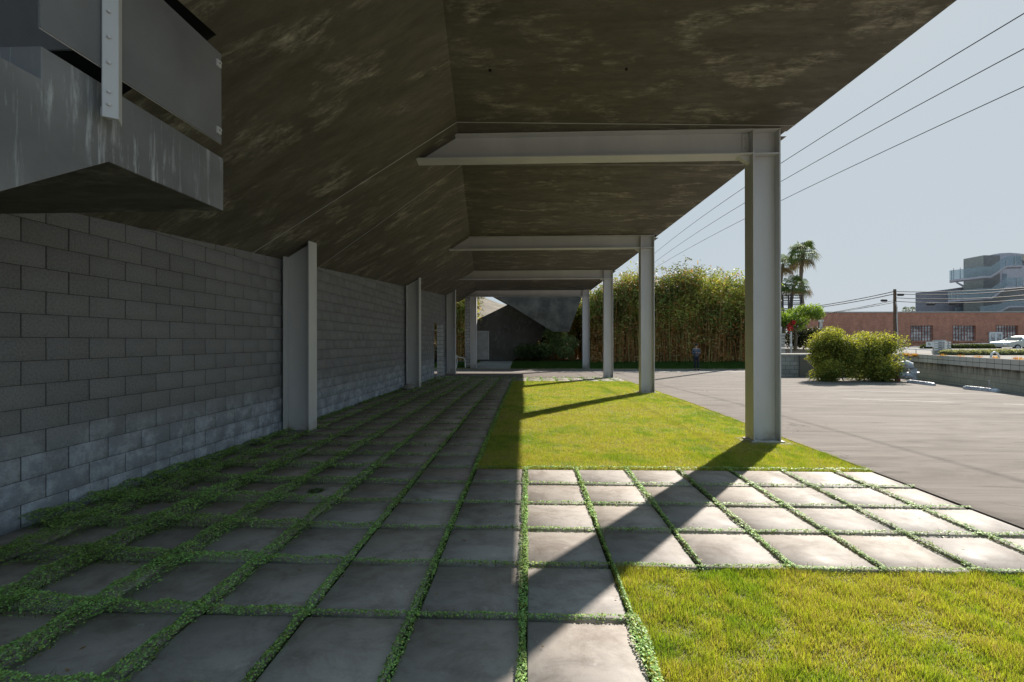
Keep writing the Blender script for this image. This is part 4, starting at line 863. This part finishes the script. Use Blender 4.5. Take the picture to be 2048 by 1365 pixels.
# tree with red flowers behind the grey wall
def tree(base,H,cen,n,size,c1,c2,name,label,tr=.12):
    r=foliage_plant(name,label,'tree',base,cen,n,size,c1,[],None,c2); q=MB(); q.tube([(0,0,0),(.1,0,H*.35),(0,.1,H*.6)],[tr,tr*.8,tr*.5],8)
    for c in cen[:6]: q.tube([(0,.05,H*.5),(c[0]*.5,c[1]*.5,(H*.55+c[2])/2),(c[0],c[1],c[2])],[tr*.45,tr*.3,tr*.12],6)
    q.build('trunk',M['trunk'],r); return r
b0=P(1590,709,34); b0.z=.86; cen=[(random.uniform(-1.5,1.6),random.uniform(-1,1),random.uniform(1.9,3.0),.62,.6,.48) for _ in range(12)]
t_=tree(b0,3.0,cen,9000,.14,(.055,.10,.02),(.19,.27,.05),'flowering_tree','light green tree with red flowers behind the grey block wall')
cf=lambda p,v: np.array([.75,.04,.09])*(.6+.6*RNG.random((len(p),1)))
cloud('flowers',[(-.85,-.9,1.65,.22,.3,.35),(-.6,-.9,2.05,.15,.2,.15)],190,.12,cf,parent=t_)
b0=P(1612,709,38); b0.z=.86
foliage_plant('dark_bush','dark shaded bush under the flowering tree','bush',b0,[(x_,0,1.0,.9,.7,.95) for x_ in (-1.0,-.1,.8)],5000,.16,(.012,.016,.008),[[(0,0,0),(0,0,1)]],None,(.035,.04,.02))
# no-parking style sign pole, white slatted box, steel frame
r=empty('sign_pole',tuple(P(1582,709,31))); o=Vector(r.location); tag(r,'thin steel sign pole in front of the flowering tree','sign')
q=MB(); q.tube([P(1582,712,31)-o,P(1582,664,31)-o],.06,8); q.build('pole',M['steel_lt'],r); pan(1579.6,1584.6,688,693.5,30.9,.02,'plate','white_paint',r)
r=empty('utility_box',tuple(P(1566,709,30))); tag(r,'white slatted box behind the grey wall beside the big column','box')
for i in range(7): pan(1552,1571-(i%2)*1.2,667+6*i,671.6+6*i,30,.8,'slat','concrete_lt',r)
r=empty('steel_frame',tuple(P(1585,712,60))); o=Vector(r.location); tag(r,'open grey steel frame structure behind the palms','steel frame')
for x_ in (1566,1577,1583,1603.5): q=MB(); q.tube([P(x_,712,60)-o,P(x_,591,60)-o],.09,6); q.build('post',M['dark_metal'],r)
for y_,xe_ in ((591,1607),(596.5,1604),(602,1604),(606.5,1604),(610,1604),(618,1612)): q=MB(); q.tube([P(1560,y_,60)-o,P(xe_,y_,60)-o],.07,6); q.build('rail',M['dark_metal'],r)
# ------------------------------------------------------------------ utility poles and wires
r=empty('utility_pole',tuple(P(1789.5,712,48))); o=Vector(r.location); tag(r,'brown wooden utility pole in front of the brick building','utility pole')
q=MB(); q.tube([P(1790.5,716,48)-o,P(1789.5,579,48)-o],[.17,.13],10); q.build('pole',M['wood_pole'],r)
q=MB(); q.tube([P(1795,712,47.8)-o,P(1795.5,675,47.8)-o,P(1794,640,47.8)-o,P(1794,615,47.8)-o,P(1791.5,604,47.8)-o],.05,6); q.build('conduit',M['steel_lt'],r)
r=empty('utility_pole',(16.9,34.9,0)); tag(r,'tall wooden pole hidden behind the big steel column','utility pole')
q=MB(); q.tube([(0,0,-.2),(0,0,14)],[.17,.13],10); q.build('pole',M['wood_pole'],r)
def wire(label,pts,rad=.022,group='utility cables strung from the wooden pole',name='utility_cable',mat='wire'):
    q=MB(); q.tube([P(*p_) for p_ in pts],rad,5,caps=False); tag(q.build(name,M[mat]),label,'cable',group)
def arc(x0,y0,x1,y1,d0,d1,sag,n=10): return [(x0+(x1-x0)*t,y0+(y1-y0)*t+sag*4*t*(1-t),d0+(d1-d0)*t) for t in np.linspace(0,1,n)]
for y0,x1,y1,sg,lb in ((583,1560,622,3.5,'highest utility cable sloping left from the wooden pole'),(588,1560,623.5,4,'second utility cable down, sloping left from the wooden pole'),(601,1660,625.5,1,'third utility cable down, short, sloping left from the wooden pole'),(605,1650,628,1,'lowest utility cable sloping left from the wooden pole')):
    wire(lb,arc(1789.5,y0,x1,y1,48,60 if x1<1600 else 52,sg),.045 if y0<600 else .03)
for y0,x1,y1,sg,lb in ((583.5,2080,573,4.5,'highest utility cable running right from the wooden pole'),(588,2080,576,6.5,'second utility cable down, running right from the wooden pole'),(596,2080,588,6,'third utility cable down, running right from the wooden pole'),(603,2080,597,6,'lowest utility cable running right from the wooden pole')):
    wire(lb,arc(1789.5,y0,x1,y1,48,34,sg),.035)
for x_,y_,w_,lb in ((1801,590,14,'dark splice box just right of the wooden pole'),(1768,601.5,13,'dark splice box just left of the wooden pole'),(1861.5,609,17,'dark splice box left of its twin, on the lowest cable by the modern building'),(1904.5,608.5,15,'dark splice box right of its twin, on the lowest cable by the modern building')):
    q=MB(); q.tube([P(x_-w_/2,y_,44),P(x_-w_/2+2,y_,44),P(x_+w_/2-2,y_,44),P(x_+w_/2,y_,44)],[.05,.12,.12,.05],8); tag(q.build('splice_box',M['dark_metal']),lb,'splice box','splice boxes on the utility cables')
def skywire(lb,pix,X):
    y=[F*X/(p_[0]-1056.6) for p_ in pix]; z=[CH+(682.5-p_[1])/(p_[0]-1056.6)*X for p_ in pix]; cf=np.polyfit(y,z,2 if len(pix)>2 else 1); ys=np.linspace(2,58,24); zs=np.polyval(cf,ys)
    q=MB(); q.tube([(X,a_,b2) for a_,b2 in zip(ys,zs)],.0125,5,caps=False); tag(q.build('power_line',M['wire']),lb,'power line','power lines crossing the sky above the lot')
skywire('uppermost of the three power lines crossing the sky at right',[(2048,33),(1800,180),(1568,318),(1400,440),(1310,505)],10.5)
skywire('middle one of the three power lines crossing the sky at right',[(2048,100),(1800,237),(1566,356),(1400,464),(1310,523)],11.5)
skywire('lowest of the three power lines crossing the sky at right',[(2048,178),(1800,293),(1566,393),(1400,488),(1290,548)],12.5)
# ------------------------------------------------------------------ cars
def car(label,locv,rz,paint,L_=4.5,group=None):
    r=empty('parked_car',locv,rz); tag(r,label,'car',group)
    prof=[(-2.2,.35),(-2.25,.62),(-2.1,.82),(-1.55,.90),(-1.0,.96),(-.55,1.28),(.1,1.42),(.9,1.40),(1.6,1.05),(2.15,.98),(2.25,.7),(2.2,.35)]
    bm=MB(); 
    def sec(y,k,zc): return [(x_,y,z_ if z_<1 else 1+(z_-1)*zc) for x_,z_ in prof]
    secs=[(-.88,.9,.35),(-.80,1,.85),(-.55,1,1),(.55,1,1),(.80,1,.85),(.88,.9,.35)]; vs=[]; n=len(prof)
    for y,k,zc in secs: vs+=sec(y,k,zc)
    fs=[tuple(range(n)),tuple(range(5*n,6*n))[::-1]]+[(l*n+i,l*n+(i+1)%n,(l+1)*n+(i+1)%n,(l+1)*n+i) for l in range(5) for i in range(n)]
    bm.add(vs,fs,False); bd=bm.build('body',M[paint],r,bevel=.03)
    for sgn in (-1,1):
        g_=MB(); g_.prism([(-.88,sgn*.845,.99),(-.5,sgn*.80,1.26),(.12,sgn*.79,1.34),(.12,sgn*.845,.99)],(0,sgn*.02,0)); g_.prism([(.2,sgn*.845,.99),(.2,sgn*.79,1.34),(.85,sgn*.79,1.32),(1.4,sgn*.845,1.02)],(0,sgn*.02,0)); g_.build('side_window',M['car_glass'],r)
        for x_ in (-1.4,1.4):
            t=MB(); t.tube([(x_,sgn*.72,.31),(x_,sgn*.90,.31)],.31,20); w_=t.build('wheel',M['tyre'],r); t=MB(); t.tube([(x_,sgn*.89,.31),(x_,sgn*.915,.31)],.19,14); t.build('rim',M['steel_lt'],w_)
        hl=MB(); hl.box(-2.27,-2.2,sgn*.62-.16,sgn*.62+.16,.58,.70); hl.build('headlight',M['white_paint'],r)
    ws=MB(); ws.prism([(-1.0,-.7,.975),(-1.0,.7,.975),(-.58,.6,1.285),(-.58,-.6,1.285)],(-.02,0,.02)); ws.build('windscreen',M['car_glass'],r)
    gr=MB(); 
    for k in range(3): gr.box(-2.275,-2.21,-.4,.4,.42+.09*k,.46+.09*k)
    gr.build('grille',M['steel_lt'],r); return r
c=P(2030,712,43); car('silver car parked behind the clipped hedge, only its roof showing',(c.x+.6,c.y,.62),0.06,'car_silver')
c=P(862,735,33.5); car('black car glimpsed through the opening in the left block wall',(c.x-.4,c.y+2.2,-.15),math.pi/2-.1,'car_black')
# ------------------------------------------------------------------ chair
r=empty('armchair',tuple(P(922,735,30.2)),.15); tag(r,'white tube armchair beside the block pillar across the lane','chair'); r.location.z=-.15
for sx in (-.25,.25):
    q=MB(); q.tube([(sx,-.28,0),(sx,-.27,.42),(sx,-.24,.60),(sx*1.0,-.10,.66),(sx,.22,.72),(sx,.30,.86)],.02,8); q.build('arm_frame',M['white_paint'],r)
    q=MB(); q.tube([(sx,.30,0),(sx,.24,.40),(sx,.30,.86)],.018,8); q.build('leg',M['white_paint'],r)
q=MB(); q.box(-.24,.24,-.26,.24,.40,.435); q.build('seat',M['weave'],r,bevel=.01); q=MB(); q.prism([(-.23,.25,.48),(.23,.25,.48),(.23,.32,.86),(-.23,.32,.86)],(0,.02,0)); q.build('backrest',M['weave'],r)
# rectangular metal chair profile faces the lane; rotate so that it is seen side on
r.rotation_euler=(0,0,math.radians(100))
# ------------------------------------------------------------------ person
def skin(name,chains,mat,parent=None,sub=2,root_i=0):
    "chains: list of (points, radii) sharing points by position"
    vs=[];ed=[];rad=[];idx={}
    def gi(p,r_):
        k=tuple(round(c,4) for c in p)
        if k not in idx: idx[k]=len(vs); vs.append(p); rad.append(r_)
        return idx[k]
    for pts,rs in chains:
        ii=[gi(p,r_) for p,r_ in zip(pts,rs)]; ed+=list(zip(ii[:-1],ii[1:]))
    me=bpy.data.meshes.new(name); me.from_pydata(vs,ed,[]); o=bpy.data.objects.new(name,me); COL.objects.link(o); me.materials.append(mat)
    sk=o.modifiers.new('skin','SKIN'); sk.use_smooth_shade=True; sk.use_x_symmetry=False
    for i,r_ in enumerate(rad):
        q=me.skin_vertices[0].data[i]; q.radius=(r_,r_) if not isinstance(r_,tuple) else r_; q.use_root=(i==root_i)
    s_=o.modifiers.new('sub','SUBSURF'); s_.levels=sub; s_.render_levels=sub; o.parent=parent; return o
pr_=P(1392.5,740.5,28.4); per=empty('person',(pr_.x,pr_.y,-.2+.0)); per.scale=(.91,.91,.91); tag(per,'person in grey jacket and dark trousers standing on the lane looking at their hands','person')
Hc=(0,0,.93)
body=[([Hc,(0,0,1.05),(0,0,1.22),(0,0,1.40),(0,-.01,1.47),(0,-.02,1.54),(0,-.03,1.62),(0,-.035,1.69)],[(.15,.11),(.145,.10),(.16,.11),(.13,.09),.055,.058,.085,.06]),
 ([Hc,(-.09,0,.88),(-.10,-.02,.50),(-.09,.03,.09),(-.10,-.10,.03)],[(.15,.11),.09,.062,.04,.035]),([Hc,(.09,0,.88),(.10,-.05,.50),(.10,-.04,.09),(.12,-.17,.03)],[(.15,.11),.09,.062,.04,.035])]
for s_ in (-1,1):
    w_=(s_*.07,-.27,1.16); body.append(([(0,0,1.40),(s_*.19,0,1.39),(s_*.25,.02,1.12),w_,(s_*.045,-.31,1.17)],[(.13,.09),.055,.045,.03,.028]))
    for k,(dx,dy,ln) in enumerate(((-.024,-.03,.055),(-.008,-.035,.065),(.008,-.035,.06),(.022,-.03,.05))):
        body.append(([(s_*.045,-.31,1.17),(s_*.04-s_*.02,-.335+dx*.3,1.175+dx),(s_*.01,-.335-ln*.3,1.165+dx)],[.028,.009,.008]))
    body.append(([(s_*.045,-.31,1.17),(s_*.05,-.31,1.20),(s_*.03,-.335,1.215)],[.028,.011,.009]))
skin('body',body,M['skin'],per,2)
j=[([(0,0,.86),(0,0,1.0),(0,0,1.22),(0,0,1.40),(0,-.005,1.46)],[(.185,.14),(.175,.13),(.185,.135),(.155,.115),(.075,.07)])]
for s_ in (-1,1): j.append(([(0,0,1.40),(s_*.19,0,1.395),(s_*.255,.02,1.12),(s_*.085,-.25,1.155)],[(.155,.115),.078,.065,.05]))
skin('jacket',j,M['jacket'],per,2)
skin('trousers',[([(0,0,.95),(-.09,0,.87),(-.10,-.02,.50),(-.09,.03,.10)],[(.165,.125),.105,.078,.062]),([(0,0,.95),(.09,0,.87),(.10,-.05,.50),(.10,-.04,.10)],[(.165,.125),.105,.078,.062])],M['denim'],per,2)
for a_,b_ in (((-.09,.06,.045),(-.10,-.15,.035)),((.10,-.01,.045),(.12,-.23,.035))): skin('shoe',[([a_,tuple((Vector(a_)+Vector(b_))/2),b_],[.05,.048,.036])],M['shoe'],per,2)
q=MB(); q.lathe([(.088,-.02),(.098,.02),(.094,.07),(.065,.115),(.02,.135),(0,.137)],(0,-.012,1.655),14); q.build('cap',M['hair'],per)
blob('nose',M['skin'],(0,-.118,1.60),.016,(1,1,1.3),2,per)
ph=MB(); ph.box(-.04,.04,-.345,-.335,1.155,1.21); tag(ph.build('phone',M['dark_metal']),'dark phone held in both hands of the standing person','phone'); bpy.data.objects['phone'].location=per.location; bpy.data.objects['phone'].scale=(.91,.91,.91)
